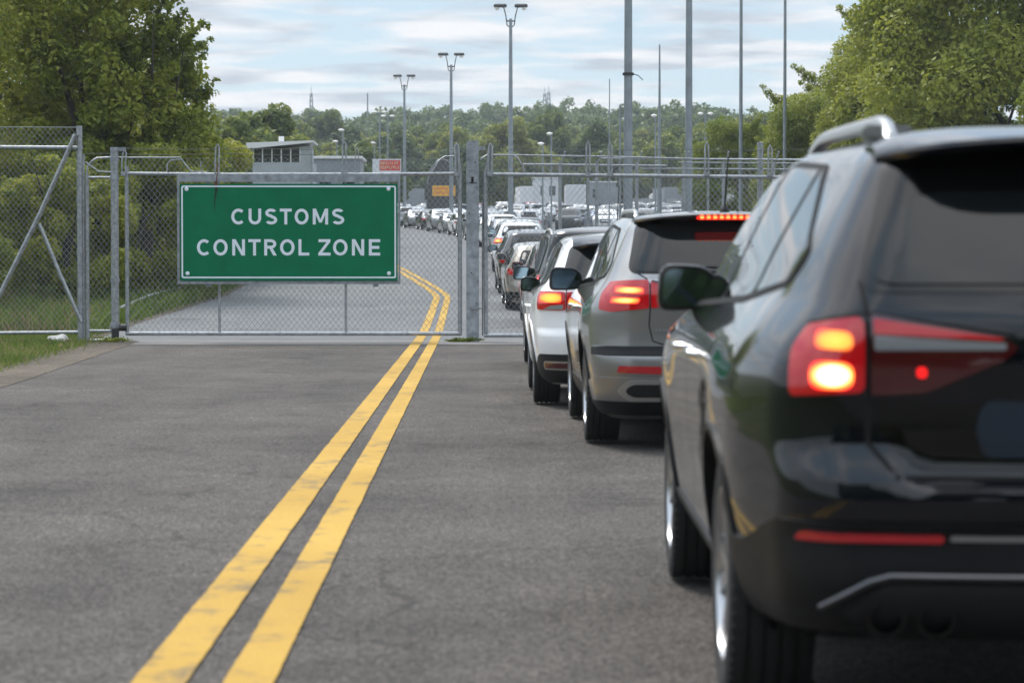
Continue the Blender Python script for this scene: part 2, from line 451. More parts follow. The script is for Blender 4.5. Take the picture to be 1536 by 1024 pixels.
def make_wheel(car, x, y, side, r, tw, parent, lod=0, rimmat='alloy', spokes=5, flat=False):
    w = empty('wheel', (x, y, r)); w.parent = parent
    n = 72 if lod == 0 else 20
    h = tw/2
    mb = MB()
    prof = [(r*.66, -h*.85), (r*.72, -h*.97), (r*.84, -h*1.04), (r*.93, -h*1.0), (r*.975, -h*.90), (r*.992, -h*.80)]
    if lod == 0:
        for g in (-.56, -.19, .19, .56):
            prof += [(r*.998, h*(g-.06)), (r*.975, h*(g-.045)), (r*.975, h*(g+.045)), (r*.998, h*(g+.06))]
    prof += [(r*.992, h*.80), (r*.975, h*.90), (r*.93, h*1.0), (r*.84, h*1.04), (r*.72, h*.97), (r*.66, h*.85)]
    mb.lathe(prof, n)
    if lod == 0:
        # sipes: thin raised blocks on the shoulders
        for k in range(60):
            t = 2*PI*k/60
            for sgn in (-1, 1):
                pts = []
                for (rr, a) in ((r*1.0, sgn*h*.66), (r*.985, sgn*h*.97)):
                    for dt in (-.032, .032):
                        pts.append((a, rr*math.cos(t+dt), rr*math.sin(t+dt)))
                inn = [(a, b*.97, c*.97) for a, b, c in pts]
                mb.add(pts+inn, [(0, 1, 3, 2), (0, 4, 5, 1), (1, 5, 7, 3), (3, 7, 6, 2), (2, 6, 4, 0)])
    mb.build('tyre', M['tyre'], w, True, 30)
    o = side*h
    mb = MB()
    R1 = r*.69
    mb.lathe([(R1, o*.86), (R1*1.0, o*.98), (R1*.95, o*.98), (R1*.92, o*.80), (R1*.90, -o*.7)], n)
    mb.lathe([(R1*.24, o*.62), (R1*.22, o*.80), (R1*.14, o*.86), (.001, o*.86)], 20)
    ns = spokes*2
    for k in range(ns):
        base = 2*PI*(k//2)/spokes; dt = (.13 if k % 2 else -.13)
        t0, t1 = base+dt*.8, base+dt*2.0
        a0 = Vector((0, math.cos(t0), math.sin(t0))); a1 = Vector((0, math.cos(t1), math.sin(t1)))
        p = a0*R1*.16+Vector((o*.80, 0, 0)); q = a1*R1*.955+Vector((o*.90, 0, 0))
        mid = (p+q)/2+Vector((o*.02, 0, 0))
        tt = Vector((0, -a1.z, a1.y)); d = Vector((o*.28, 0, 0))
        vs = []
        for c, ww in ((p, .024), (mid, .017), (q, .026)):
            vs += [c+tt*ww, c-tt*ww, c-tt*ww*.8-d, c+tt*ww*.8-d]
        fs = []
        for i in range(2):
            for e in range(4): fs.append((4*i+e, 4*i+(e+1) % 4, 4*i+4+(e+1) % 4, 4*i+4+e))
        mb.add(vs, fs)
    mb.build('rim', M[rimmat], w, True, 40)
    mb = MB(); mb.lathe([(R1*.93, o*.1), (R1*.3, o*.15), (.001, o*.15)], n); mb.lathe([(R1*.62, o*.35), (R1*.62, o*.42), (R1*.2, o*.42)], n)
    mb.build('brake_disc', M['alloy_dark'], w, True)
    return w

def loft_box(mb, secs, n=16, tp=0):
    """secs: (y, cx, cz, hw, hh) -> rounded tube with super-ellipse sections"""
    vs = []
    for (y, cx, cz, hw, hh) in secs:
        for k in range(n):
            t = 2*PI*k/n; c, q = math.cos(t), math.sin(t)
            vs.append((cx+hw*math.copysign(abs(c)**.5, c)*(1-.10*q), y, cz+hh*math.copysign(abs(q)**.55, q)*(1-.16*c*tp)))
    fs = []
    m = len(secs)
    for i in range(m-1):
        for k in range(n): fs.append((i*n+k, i*n+(k+1) % n, (i+1)*n+(k+1) % n, (i+1)*n+k))
    fs += [tuple(range(n)), tuple((m-1)*n+k for k in range(n))[::-1]]
    return mb.add(vs, fs)

def make_mirror(car, side, y, z, mat, parent, w=.115, hh=.078, out=.10):
    """door mirror on its own stalk; the glass looks backwards"""
    h = car.to3('left' if side < 0 else 'right', y, z)
    bx = h[0].x
    cx = bx+side*(out+w*.55); cz = z+.03
    o = bpy.data.objects.new('side_mirror', None)
    mb = MB()
    loft_box(mb, [(y-.035, cx, cz, w*.99, hh*.98), (y-.03, cx, cz, w*1.03, hh*1.03), (y+.02, cx, cz, w*1.03, hh*1.04), (y+.07, cx-side*.006, cz-.002, w*.93, hh*.93), (y+.115, cx-side*.016, cz-.006, w*.7, hh*.7), (y+.135, cx-side*.02, cz-.008, w*.4, hh*.45)], 28, -side)
    mo = mb.build('side_mirror', mat, parent, True, 40)
    mb = MB()
    mb.tube([(bx-side*.03, y+.05, z-.02), (bx+side*.05, y+.045, z-.03), (cx, y+.03, cz-hh*.75)], [.026, .02, .02], 12)
    mb.build('stalk', M['trim_black'], mo, True)
    mb = MB()
    vs = []; n = 28
    for k in range(n):
        t = 2*PI*k/n; c, q = math.cos(t), math.sin(t)
        vs.append((cx+w*.86*math.copysign(abs(c)**.5, c)*(1-.10*q), y-.0375, cz-hh*.02+hh*.82*math.copysign(abs(q)**.55, q)*(1+.16*c*side)))
    vs2 = [(a, b+.006, c) for a, b, c in vs]
    mb.add(vs+vs2, [tuple(range(n))]+[(k, (k+1) % n, n+(k+1) % n, n+k) for k in range(n)])
    mb.build('mirror_glass', M['mirror_glass'], mo)
    return mo

def make_car(name, sp, paint_key, lod=0, dl=None, feat=()):
    """origin on the road under the middle of the car, tail towards -y"""
    root = empty(name)
    car = Car(sp, lod); L, H, wb = sp['L'], sp['H'], sp['wb']; P = M[paint_key]
    wy = (-wb/2+sp['ry'], wb/2+sp['ry']); ra = sp['wr']+.045
    # body with the four wheel wells cut out
    me = bpy.data.meshes.new('body'); me.from_pydata(car.v, [], car.f); me.update()
    me.materials.append(P); me.materials.append(M['plastic'])
    body = link(bpy.data.objects.new('body', me))
    cut = MB()
    for y in wy:
        for sx in (-1, 1):
            n = 48 if lod == 0 else 16
            vs = []
            for xx in (sx*.50, sx*1.2):
                for k in range(n):
                    t = 2*PI*k/n; vs.append((xx, y+ra*math.cos(t), sp['wr']+.01+ra*math.sin(t)))
            fs = [(k, (k+1) % n, n+(k+1) % n, n+k) for k in range(n)]
            fs += [tuple(range(n))[::-1], tuple(n+k for k in range(n))]
            if sx < 0: fs = [f[::-1] for f in fs]
            cut.add(vs, fs, 1)
    co = cut.build('cutter', [P, M['plastic']])
    bm = bmesh.new(); bm.from_mesh(co.data); bmesh.ops.recalc_face_normals(bm, faces=bm.faces[:]); bm.to_mesh(co.data); bm.free()
    bm = bmesh.new(); bm.from_mesh(me); bmesh.ops.recalc_face_normals(bm, faces=bm.faces[:]); bm.to_mesh(me); bm.free()
    md = body.modifiers.new('b', 'BOOLEAN'); md.operation = 'DIFFERENCE'; md.object = co; md.solver = 'EXACT'
    dg = bpy.context.evaluated_depsgraph_get()
    nm = bpy.data.meshes.new_from_object(body.evaluated_get(dg))
    body.modifiers.clear(); body.data = nm; nm.name = 'body'
    bpy.data.objects.remove(co); bpy.data.meshes.remove(me)
    nm.polygons.foreach_set('use_smooth', [True]*len(nm.polygons)); nm.set_sharp_from_angle(angle=R(38))
    body.parent = root
    # wheels
    for y in wy:
        for sx in (-1, 1): make_wheel(car, sx*(sp['track']), y, sx, sp['wr'], sp['tw'], root, lod)
    # side glass
    gl = dl or [(.98, 1.055), (.35, 1.50), (-.35, 1.545), (-1.25, 1.50), (-1.86, 1.24), (-1.80, 1.155), (-1.0, 1.10)]
    def dloz(y, top):
        ys = [-1.86, -1.25, -.35, .35, .98]; zz = [1.24, 1.50, 1.545, 1.50, 1.055]
        return 0
    for sd in ('left', 'right'):
        outer = [(sp.get('gy', 0)+a*sp.get('gs', 1), sp.get('gz', 0)+b) for a, b in gl]
        car.patch('window_trim', outer, sd, M['frame_black'], root, off=.003, rim=.004, rnd=.06)
        ys = [p[0] for p in outer]; y1, y0 = max(ys), min(ys)
        # three panes, cut by the pillars
        cuts = [y1, y1-(y1-y0)*.44, y1-(y1-y0)*.76, y0]
        cx, cy = sum(ys)/len(ys), sum(p[1] for p in outer)/len(outer)
        inn = [(cx+(a-cx)*.972, cy+(b-cy)*.91) for a, b in outer]
        for i in range(3):
            hi, lo = cuts[i]-(.038 if i else 0), cuts[i+1]+(.038 if i < 2 else 0)
            pl = clip_poly(clip_poly(inn, lo, True), hi, False)
            if len(pl) > 2: car.patch('window', pl, sd, M['glass'], root, off=.006, rim=.003, rnd=.035)
    gz = sp.get('gz', 0)
    # windscreen
    car.patch('windscreen', [(-.66, 1.12+gz), (.66, 1.12+gz), (.54, H-.12), (-.54, H-.12)], 'front', M['glass'], root, off=.004, rnd=.06, res=.07)
    # sill and arch cladding
    if 'cladding' in feat:
        for sd, sx in (('left', -1), ('right', 1)):
            car.patch('sill', [(wy[0]+ra+.02, sp.get('zs', .24)), (wy[1]-ra-.02, sp.get('zs', .24)), (wy[1]-ra+.01, .40), (wy[0]+ra-.01, .40)], sd, M['cladding'], root, off=.008, rnd=.01)
    for sd, sx in (('left', -1), ('right', 1)):
        for y in wy:
            arc = [(y+(ra+.016)*math.cos(t), sp['wr']+.01+(ra+.016)*math.sin(t)) for t in np.linspace(R(-14), R(194), 40 if lod == 0 else 14)]
            pin = [(y+(ra-.004)*math.cos(t), sp['wr']+.01+(ra-.004)*math.sin(t)) for t in np.linspace(R(194), R(-14), 40 if lod == 0 else 14)]
            if lod == 0: car.patch('wheel_arch', arc+pin, sd, M['cladding'] if 'cladding' in feat else P, root, off=.009, rim=.02, rnd=0, res=.05)
        # door seams and handles
        if lod == 0:
            mb = MB(); b = .40
            fy, my, ry_ = wy[1]-ra-.10, .02, wy[0]+ra+.28
            zt = 1.10+gz
            for pts in ([(fy+.02, zt-.03), (fy, .85), (fy-.02, b)], [(my, zt+.02), (my, b)], [(ry_, zt+.04), (ry_+.02, .92), (ry_-.05, .80), (ry_-.12, .70), (ry_-.08, .55), (wy[0]+ra+.10, b)], [(fy-.02, b), (wy[0]+ra+.10, b)]):
                car.strip('gap', pts, sd, .007, M['gap'], root, mb=mb)
            mb.build('door_gap', M['gap'], root, True)
            for hy in (my+.22, ry_+.18):
                h = car.to3(sd, hy, .93+gz); mb = MB()
                p = h[0]
                mb.tube([p-Vector((sx*.005, .10, 0)), p+Vector((sx*.03, -.075, .002)), p+Vector((sx*.034, .0, .003)), p+Vector((sx*.03, .075, .002)), p+Vector((-sx*.005, .10, 0))], [.010, .013, .014, .013, .010], 10)
                mb.build('door_handle', M['chrome'] if 'chrome' in feat else P, root, True)
    car.sd_root = root
    mz = 1.10+gz
    my_ = wy[1]-ra-.13
    make_mirror(car, -1, my_-.12, mz, M['mirror_shell'] if 'cladding' in feat else M['trim_black'] if 'blackmirror' in feat else P, root, w=sp.get('mw', .115), hh=sp.get('mh', .078), out=sp.get('mo', .07))
    make_mirror(car, 1, my_-.12, mz, M['mirror_shell'] if 'cladding' in feat else M['trim_black'] if 'blackmirror' in feat else P, root, w=sp.get('mw', .115), hh=sp.get('mh', .078), out=sp.get('mo', .07))
    # front lamps and grille
    for sx in (-1, 1):
        pl = [(sx*.42, .70+gz*.8), (sx*.78, .74+gz*.8), (sx*.80, .86+gz*.8), (sx*.45, .81+gz*.8)]
        car.patch('headlight', pl if sx > 0 else pl[::-1], 'front', M['headlamp'], root, off=.006, rnd=.03)
    car.patch('grille', [(-.36, .52), (.36, .52), (.40, .78+gz), (-.40, .78+gz)], 'front', M['plastic'], root, off=.005, rnd=.04)
    return root, car
def clip_poly(poly, y, keep_above):
    out = []
    m = len(poly)
    for i in range(m):
        a, b = poly[i], poly[(i+1) % m]
        ia = (a[0] >= y) == keep_above; ib = (b[0] >= y) == keep_above
        if ia: out.append(a)
        if ia != ib:
            t = (y-a[0])/(b[0]-a[0]); out.append((y, a[1]+(b[1]-a[1])*t))
    return out
def both(car, name, poly, mat, parent, **kw):
    """a pair of lamps or the like on the left and right of the tail; poly has u > 0"""
    return (car.patch(name, poly, 'wrap', mat, parent, mirror=True, **kw), car.patch(name, poly, 'wrap', mat, parent, **kw))
def roof_rails(car, parent, mat, y0, y1, x=.60, h=.045, k=1.0):
    for sx in (-1, 1):
        pts = []
        for i in range(49):
            t = i/48; y = y0+(y1-y0)*t
            hp = car.to3('top', sx*x, y)[0]
            e = min(1, min(t*1.6, 1-t)/.16); e = math.sin(e*PI/2)**.7
            pts.append((hp.x, y, hp.z-.01+h*e))
        mb = MB()
        vs = []; fs = []
        for (a, b, c) in pts:
            for dx, dz in ((-.019, -.016), (-.017, .010), (-.008, .017), (.008, .017), (.017, .010), (.019, -.016)): vs.append((a+dx*k, b, c+dz*k))
        for i in range(len(pts)-1):
            for k in range(6): fs.append((i*6+k, i*6+(k+1) % 6, (i+1)*6+(k+1) % 6, (i+1)*6+k))
        fs += [tuple(range(6)), tuple((len(pts)-1)*6+k for k in range(6))[::-1]]
        mb.add(vs, fs)
        for fy in (0.035, .965):
            y = y0+(y1-y0)*fy; hp = car.to3('top', sx*x, y)[0]
            mb.box(hp.x-.014*k, hp.x+.014*k, y-.03, y+.03, hp.z-.01, hp.z+h*.6, bev=.01)
        mb.build('roof_rail', mat, parent, True, 50)
def spoiler(car, parent, mat, z, y_in, y_out, w, th=.03, under=None):
    """roof spoiler overhanging the rear glass"""
    L = car.sp['L']; vs = []; n = 22
    for i in range(n+1):
        x = -w+2*w*i/n; e = 1-(abs(x)/w)**4*.25; ez = -.035*(x/w)**2
        yb = -L/2+y_in
        hp = car.to3('top', x*.97, yb+.10)
        z0 = hp[0].z+.004
        yo = -L/2+y_out+(y_in-y_out)*(abs(x)/w)**6*.7
        zz = z+ez
        vs += [(x, yb+.12, z0), (x, yb+.02, z0-.004), (x, yb*.55+yo*.45, z0*.62+zz*.38+.004), (x, yb*.2+yo*.8, z0*.24+zz*.76+.004), (x, yo+.008, zz+.004), (x, yo, zz-th*.35), (x, yo+.015, zz-th), (x, yb+.02, zz-th-.015)]
    fs = []
    for i in range(n):
        for k in range(8): fs.append((i*8+k, (i+1)*8+k, (i+1)*8+(k+1) % 8, i*8+(k+1) % 8))
    fs += [tuple(range(8)), tuple(n*8+k for k in range(8))[::-1]]
    return mesh_obj('spoiler', vs, fs, mat, parent, True, 30)
def exhaust(parent, x, y, z, r, mat='chrome'):
    mb = MB(); mb.lathe([(r, 0.25), (r, 0), (r*.86, 0), (r*.82, .05), (r*.82, .25)], 28, 'y', (x, y, z)); o = mb.build('exhaust_tip', M[mat], parent, True, 40)
    return o
def quad_strip_plate(car, parent, x0, x1, z0, z1, text=None):
    L = car.sp['L']; pts = [car.to3('rear', (x0+x1)/2, z) for z in (z0, z1)]
    y0, y1 = pts[0][0].y-.012, pts[1][0].y-.012
    y0 = y1 = min(y0, y1)
    mb = MB(); mb.box(x0, x1, y0-.004, y0+.03, z0, z1, bev=.003)
    p = mb.build('licence_plate', M['plate'], parent)
    if text:
        mb = MB()
        h = (z1-z0)*.5; zc = (z0+z1)/2; x = x0+.035; t = h*.16
        k = 0
        # one legible capital D at the left end
        glyph_D(mb, x, zc-h/2, h*.62, h, t, y0-.006)
        mb.build('plate_lettering', M['plate_ink'], p)
    return p
def glyph_D(mb, x, z, w, h, t, y):
    out = []; inn = []
    n = 14
    for k in range(n+1):
        a = -PI/2+PI*k/n; out.append((x+w*.45+math.cos(a)*w*.55, z+h/2+math.sin(a)*h/2)); inn.append((x+w*.45+math.cos(a)*(w*.55-t), z+h/2+math.sin(a)*(h/2-t)))
    out = [(x, z)]+out+[(x, z+h)]; inn = [(x+t, z+t)]+inn+[(x+t, z+h-t)]
    m = len(out); vs = [(a, y, b) for a, b in out]+[(a, y, b) for a, b in inn]
    mb.add(vs, [(i, (i+1) % m, m+(i+1) % m, m+i) for i in range(m)])
# ------------------------------------------------------------------ the four cars before the gate
def tail_common(car, root, win, low=.70, seam_x=.75, wiper=True, lod=0):
    """rear window, tailgate seam"""
    car.patch('window_trim', [(a*1.045, b+(.03 if i > 1 else -.012)) for i, (a, b) in enumerate(win)], 'rear', M['trim_black'], root, off=.003, rnd=.07)
    g = car.patch('rear_window', win, 'rear', M['glass'], root, off=.007, rnd=.07)
    return g

def black_suv():
    adj = {1.16: .812, 1.30: .748, 1.45: .672, 1.53: .626, 1.575: .588, 1.605: .545}
    low = {.20: (.275, .30), .26: (.315, .15), .34: (.37, .045), .575: (.575, .022), .625: (.615, .004), .66: (.66, .0), .70: (.705, .006), .80: (.80, .060)}
    sp = spec(SUV, st=[(low.get(z, (z, a))[0], low.get(z, (z, a))[1], b, adj.get(z, w_), c*.55, d) for z, a, b, w_, c, d in SUV['st']], rtap=.085, zs=.30, gate=1, gz=.03, gs=1.0, mo=.0, mw=.105, mh=.082)
    root, car = make_car('parked_car', sp, 'black_paint', feat=('cladding', 'chrome'))
    tag(root, 'black SUV nearest the camera with lit brake light, cut off by the right edge', 'car', 'cars queueing at the gate')
    XC, RC = car.XC, car.RC
    win = [(-.615, 1.185), (.615, 1.185), (.545, 1.52), (-.545, 1.52)]
    car.patch('window_trim', [(-.64, 1.17), (.64, 1.17), (.53, 1.545), (-.53, 1.545)], 'rear', M['trim_black'], root, off=.003, rnd=.06)
    car.patch('rear_window', [(-.615, 1.19), (.615, 1.19), (.565, 1.36), (.44, 1.425), (-.44, 1.425), (-.565, 1.36)], 'rear', M['glass'], root, off=.008, rnd=.07)
    spoiler(car, root, M['black_paint'], 1.565, .50, .15, .56, .022)
    lower = [(-1.36, .33), (1.36, .33), (1.36, .52), (1.20, .52), (.98, .58), (.86, .605), (-.86, .605), (-.98, .58), (-1.20, .52), (-1.36, .52)]
    bmp = car.patch('bumper', lower, 'wrap', M['cladding'], root, off=.012, rim=.015, rnd=.02)
    # taillights: outer piece on the wing, inner piece on the tailgate
    outer = [(.627, .925), (.74, .918), (.835, .912), (.845, 1.03), (.80, 1.085), (.627, 1.108)]
    inner = [(.29, 1.005), (.48, .925), (.612, .918), (.612, 1.116), (.29, 1.060), (.255, 1.035)]
    for mir in (True, False):
        t = car.patch('taillight', outer, 'wrap', M['lens'], root, off=.014, rnd=.022, mirror=mir)
        t2 = car.patch('taillight', inner, 'wrap', M['lens_dark'], root, off=.012, rnd=.014, mirror=mir)
        car.patch('brake_lamp', [(.655, .932), (.765, .932), (.765, .998), (.655, .998)], 'wrap', M['brake'], t, off=.018, rnd=.03, mirror=mir)
        car.patch('indicator_lamp', [(.655, 1.026), (.755, 1.028), (.755, 1.074), (.655, 1.070)], 'wrap', M['amber'], t, off=.018, rnd=.02, mirror=mir)
        car.patch('light_bar', [(.285, 1.030), (.605, 1.028), (.605, 1.062), (.285, 1.047)], 'wrap', M['lens_clear'], t2, off=.015, rnd=.008, mirror=mir)
        car.patch('upper_lens', [(.30, 1.052), (.605, 1.068), (.605, 1.104), (.29, 1.058)], 'wrap', M['lens'], t2, off=.015, rnd=.004, mirror=mir)
        car.patch('lamp_dot', [(.478, .962), (.502, .962), (.502, .988), (.478, .988)], 'wrap', M['spot'], t2, off=.016, rnd=.012, mirror=mir)
        car.patch('reflector', [(.44, .556), (.80, .556), (.78, .582), (.44, .582)], 'wrap', M['reflector'], bmp, off=.020, rnd=.012, mirror=mir)
    car.patch('chrome_strip', [(-.425, .562), (.425, .562), (.425, .580), (-.425, .580)], 'wrap', M['satin'], bmp, off=.018, rnd=.004)
    # diffuser with its metal outline
    dif = car.patch('diffuser', [(-.60, .32), (.60, .32), (.68, .39), (.58, .455), (-.58, .455), (-.68, .39)], 'wrap', M['plastic'], bmp, off=.018, rnd=.02)
    car.rail('diffuser_trim', [(-.73, .395), (-.62, .46), (-.57, .474), (.57, .474), (.62, .46), (.73, .395)], 'wrap', .009, M['satin_dark'], bmp, off=.014)
    for x in (-.58, -.46, .46, .58): exhaust(root, x, car.to3('wrap', x, .385)[0].y-.03, .372, .047, 'trim_black')
    # tailgate recess for the plate, seams, handle
    rc = car.patch('plate_recess', [(-.36, .79), (.36, .79), (.33, .90), (-.33, .90)], 'wrap', M['plastic'], root, off=.002, rnd=.03)
    car.patch('licence_plate', [(-.34, .765), (.34, .765), (.36, .84), (.34, .905), (-.34, .905), (-.36, .84)], 'rear', M['plate_blue'], root, off=.010, rnd=.03)
    mb = MB()
    car.strip('g', [(.63, 1.20), (.62, 1.12), (.62, .91), (.62, .80), (.55, .715), (-.55, .715), (-.62, .80), (-.62, .91), (-.62, 1.12), (-.63, 1.20)], 'wrap', .012, M['gap'], root, mb=mb)
    car.strip('g', [(-.26, 1.066), (-.62, 1.120), (-.82, 1.095)], 'wrap', .008, M['gap'], root, mb=mb)
    car.strip('g', [(.26, 1.066), (.62, 1.120), (.82, 1.095)], 'wrap', .008, M['gap'], root, mb=mb)
    mb.build('tailgate_gap', M['gap'], root, True)
    car.patch('tailgate_panel', [(-.50, .735), (.50, .735), (.58, .81), (.605, .90), (-.605, .90), (-.58, .81)], 'wrap', M['trim_black'], root, off=.004, rnd=.03)
    roof_rails(car, root, M['satin'], -1.74, .40, x=.49, h=.055, k=1.1)
    return root, car

def grey_suv():
    sp = spec(SUV, gz=.01, mo=.06, mw=.125, mh=.088)
    root, car = make_car('parked_car', sp, 'grey_paint', feat=('cladding',))
    tag(root, 'grey metallic SUV, second in the queue, with lit tail lamps and roof rails', 'car', 'cars queueing at the gate')
    win = [(-.635, 1.20), (.635, 1.20), (.56, 1.52), (-.56, 1.52)]
    tail_common(car, root, win)
    spoiler(car, root, M['grey_paint'], 1.600, .50, .19, .60, .022)
    # high brake light
    L = sp['L']
    mb = MB()
    for i in range(8):
        x = -.155+i*.0443
        mb.box(x-.017, x+.017, -L/2+.190, -L/2+.23, 1.570-.011, 1.570+.011, bev=.006)
    bl = MB().box(-.19, .19, -L/2+.196, -L/2+.25, 1.555, 1.585, bev=.005).build('brake_light', M['led_soft'], root)
    mb.build('light_diode', M['led'], bl)
    lower = [(-1.36, .28), (1.36, .28), (1.36, .44), (1.10, .48), (.90, .49), (-.90, .49), (-1.10, .48), (-1.36, .44)]
    bmp = car.patch('bumper', lower, 'wrap', M['grey_paint'], root, off=.010, rnd=.02)
    car.patch('bumper_skirt', [(-1.3, .24), (1.3, .24), (1.3, .33), (-1.3, .33)], 'wrap', M['cladding'], root, off=.013, rnd=.01)
    car.patch('bumper_trim', [(-.84, .635), (.84, .635), (1.06, .64), (1.06, .69), (.84, .70), (-.84, .70), (-1.06, .69), (-1.06, .64)], 'wrap', M['cladding'], root, off=.004, rnd=.02)
    outer = [(.525, .955), (.80, .93), (.93, .945), (.955, 1.055), (.90, 1.13), (.525, 1.145)]
    inner = [(.25, 1.03), (.38, .975), (.512, .955), (.512, 1.145), (.31, 1.10)]
    for mir in (True, False):
        t = car.patch('taillight', outer, 'wrap', M['lens'], root, off=.012, rnd=.02, mirror=mir)
        t2 = car.patch('taillight', inner, 'wrap', M['lens'], root, off=.011, rnd=.02, mirror=mir)
        car.patch('brake_lamp', [(.56, 1.052), (.78, 1.058), (.78, 1.098), (.56, 1.090)], 'wrap', M['brake_orange'], t, off=.016, rnd=.012, mirror=mir)
        car.patch('brake_lamp', [(.60, .985), (.81, .99), (.79, 1.028), (.58, 1.022)], 'wrap', M['brake_orange'], t, off=.016, rnd=.012, mirror=mir)
        car.patch('light_bar', [(.27, 1.085), (.505, 1.128), (.505, 1.142), (.29, 1.10)], 'wrap', M['lens_dark'], t2, off=.014, rnd=.004, mirror=mir)
        car.patch('reflector', [(.40, .515), (.73, .525), (.715, .57), (.40, .565)], 'wrap', M['reflector'], bmp, off=.016, rnd=.01, mirror=mir)
        # exhaust opening: a metal frame round a dark hole
        fr = car.patch('exhaust_tip', [(.36, .335), (.66, .335), (.74, .40), (.66, .475), (.36, .475)], 'wrap', M['satin'], bmp, off=.020, rnd=.03, mirror=mir)
        car.patch('opening', [(.39, .362), (.63, .362), (.68, .40), (.635, .447), (.39, .447)], 'wrap', M['gap'], fr, off=.024, rnd=.03, mirror=mir)
    car.patch('tailgate_trim', [(-.50, 1.105), (.50, 1.105), (.54, 1.150), (-.54, 1.150)], 'rear', M['satin'], root, off=.006, rnd=.012)
    quad_strip_plate(car, root, -.26, .26, .80, .94, True)
    mb = MB()
    for x, w_ in ((.40, .02), (.425, .016), (.45, .02), (.475, .012)):
        for s in (-1,):
            h = car.to3('rear', s*x, .81)[0]
            mb.box(s*x-w_/2, s*x+w_/2, h.y-.006, h.y+.01, .80, .817)
    mb.build('badge', M['satin'], root)
    mb = MB()
    car.strip('g', [(.61, 1.20), (.518, 1.14), (.518, .95), (.525, .84), (.50, .735), (.44, .715), (-.44, .715), (-.50, .735), (-.525, .84), (-.518, .95), (-.518, 1.14), (-.61, 1.20)], 'wrap', .009, M['gap'], root, mb=mb)
    mb.build('tailgate_gap', M['gap'], root, True)
    # wiper
    h0 = car.to3('rear', 0, 1.19)[0]; h1 = car.to3('rear', -.28, 1.235)[0]; h2 = car.to3('rear', .32, 1.22)[0]
    MB().tube([h0+Vector((0, -.02, 0)), h1+Vector((0, -.02, 0))], .009, 6).tube([h1+Vector((-.05, -.016, .006)), h2+Vector((0, -.016, 0))], .007, 6).box(-.03, .03, h0.y-.03, h0.y, 1.17, 1.205, bev=.006).build('wiper', M['plastic'], root)
    antenna(car, root, .03, .42)
    roof_rails(car, root, M['satin'], -1.50, .45, x=.56, h=.048, k=1.0)
    return root, car
def antenna(car, root, x, fwd, length=.36):
    L = car.sp['L']; h = car.to3('top', x, -L/2+fwd+.10)[0]
    mb = MB(); mb.lathe([(.04, 0), (.036, .02), (.02, .05), (.008, .065)], 14, 'z', tuple(h))
    mb.tube([h+Vector((0, 0, .06)), h+Vector((.02, -.05, .06+length*.93))], [.006, .004], 6)
    return mb.build('antenna', M['plastic'], root, True)

def white_suv():
    sp = spec(SUV, L=4.45, H=1.56, wb=2.65, wr=.345, gz=-.065, mo=-.02, mw=.09, mh=.068)
    sp['st'] = [(z if z < .9 else .9+(z-.9)*.88, *r) for z, *r in SUV['st']]
    root, car = make_car('parked_car', sp, 'white_paint', feat=('blackmirror',))
    tag(root, 'white crossover, third in the queue, with amber lamp lit and black roof spoiler', 'car', 'cars queueing at the gate')
    win = [(-.66, 1.12), (.66, 1.12), (.57, 1.40), (-.57, 1.40)]
    tail_common(car, root, win)
    spoiler(car, root, M['trim_black'], 1.455, .46, .13, .58, .03)
    lower = [(-1.36, .22), (1.36, .22), (1.36, .36), (1.15, .40), (.98, .47), (-.98, .47), (-1.15, .40), (-1.36, .36)]
    bmp = car.patch('bumper', lower, 'wrap', M['plastic'], root, off=.010, rnd=.03)
    outer = [(.655, .855), (1.02, .86), (1.05, 1.015), (.655, 1.015)]
    inner = [(.34, .90), (.642, .855), (.642, 1.015), (.30, 1.0)]
    for mir in (True, False):
        t = car.patch('taillight', outer, 'wrap', M['lens'], root, off=.014, rnd=.02, mirror=mir)
        t2 = car.patch('taillight', inner, 'wrap', M['lens'], root, off=.012, rnd=.02, mirror=mir)
        car.patch('indicator_lamp', [(.69, .92), (.97, .92), (.98, 1.0), (.69, 1.0)], 'wrap', M['amber'], t, off=.018, rnd=.02, mirror=mir)
        car.patch('reversing_lamp', [(.67, .862), (.90, .862), (.80, .895), (.67, .905)], 'wrap', M['lens_clear'], t, off=.018, rnd=.01, mirror=mir)
        fr = car.patch('exhaust_tip', [(.56, .335), (.90, .335), (.90, .41), (.56, .41)], 'wrap', M['satin'], bmp, off=.014, rnd=.04, mirror=mir)
        car.patch('reflector', [(.585, .35), (.875, .35), (.875, .395), (.585, .395)], 'wrap', M['lens_dark'], fr, off=.018, rnd=.03, mirror=mir)
    quad_strip_plate(car, root, -.26, .26, .74, .87)
    mb = MB()
    car.strip('g', [(.60, 1.12), (.648, 1.02), (.648, .85), (.62, .72), (.54, .66), (-.54, .66), (-.62, .72), (-.648, .85), (-.648, 1.02), (-.60, 1.12)], 'wrap', .009, M['gap'], root, mb=mb)
    mb.build('tailgate_gap', M['gap'], root, True)
    # shark fin
    h = car.to3('top', 0, -sp['L']/2+.62)[0]
    mb = MB(); vs = []
    for t, wd, hh in ((0, .03, .0), (.06, .02, .045), (.10, .012, .075), (.16, .006, .085)):
        vs += [(h.x-wd, h.y-t+.16, h.z-.01), (h.x, h.y-t+.16, h.z+hh), (h.x+wd, h.y-t+.16, h.z-.01)]
    mb.add(vs, [(3*i+a, 3*i+b, 3*i+3+b, 3*i+3+a) for i in range(3) for a, b in ((0, 1), (1, 2))]+[(9, 10, 11)])
    mb.build('antenna', M['white_paint'], root)
    return root, car

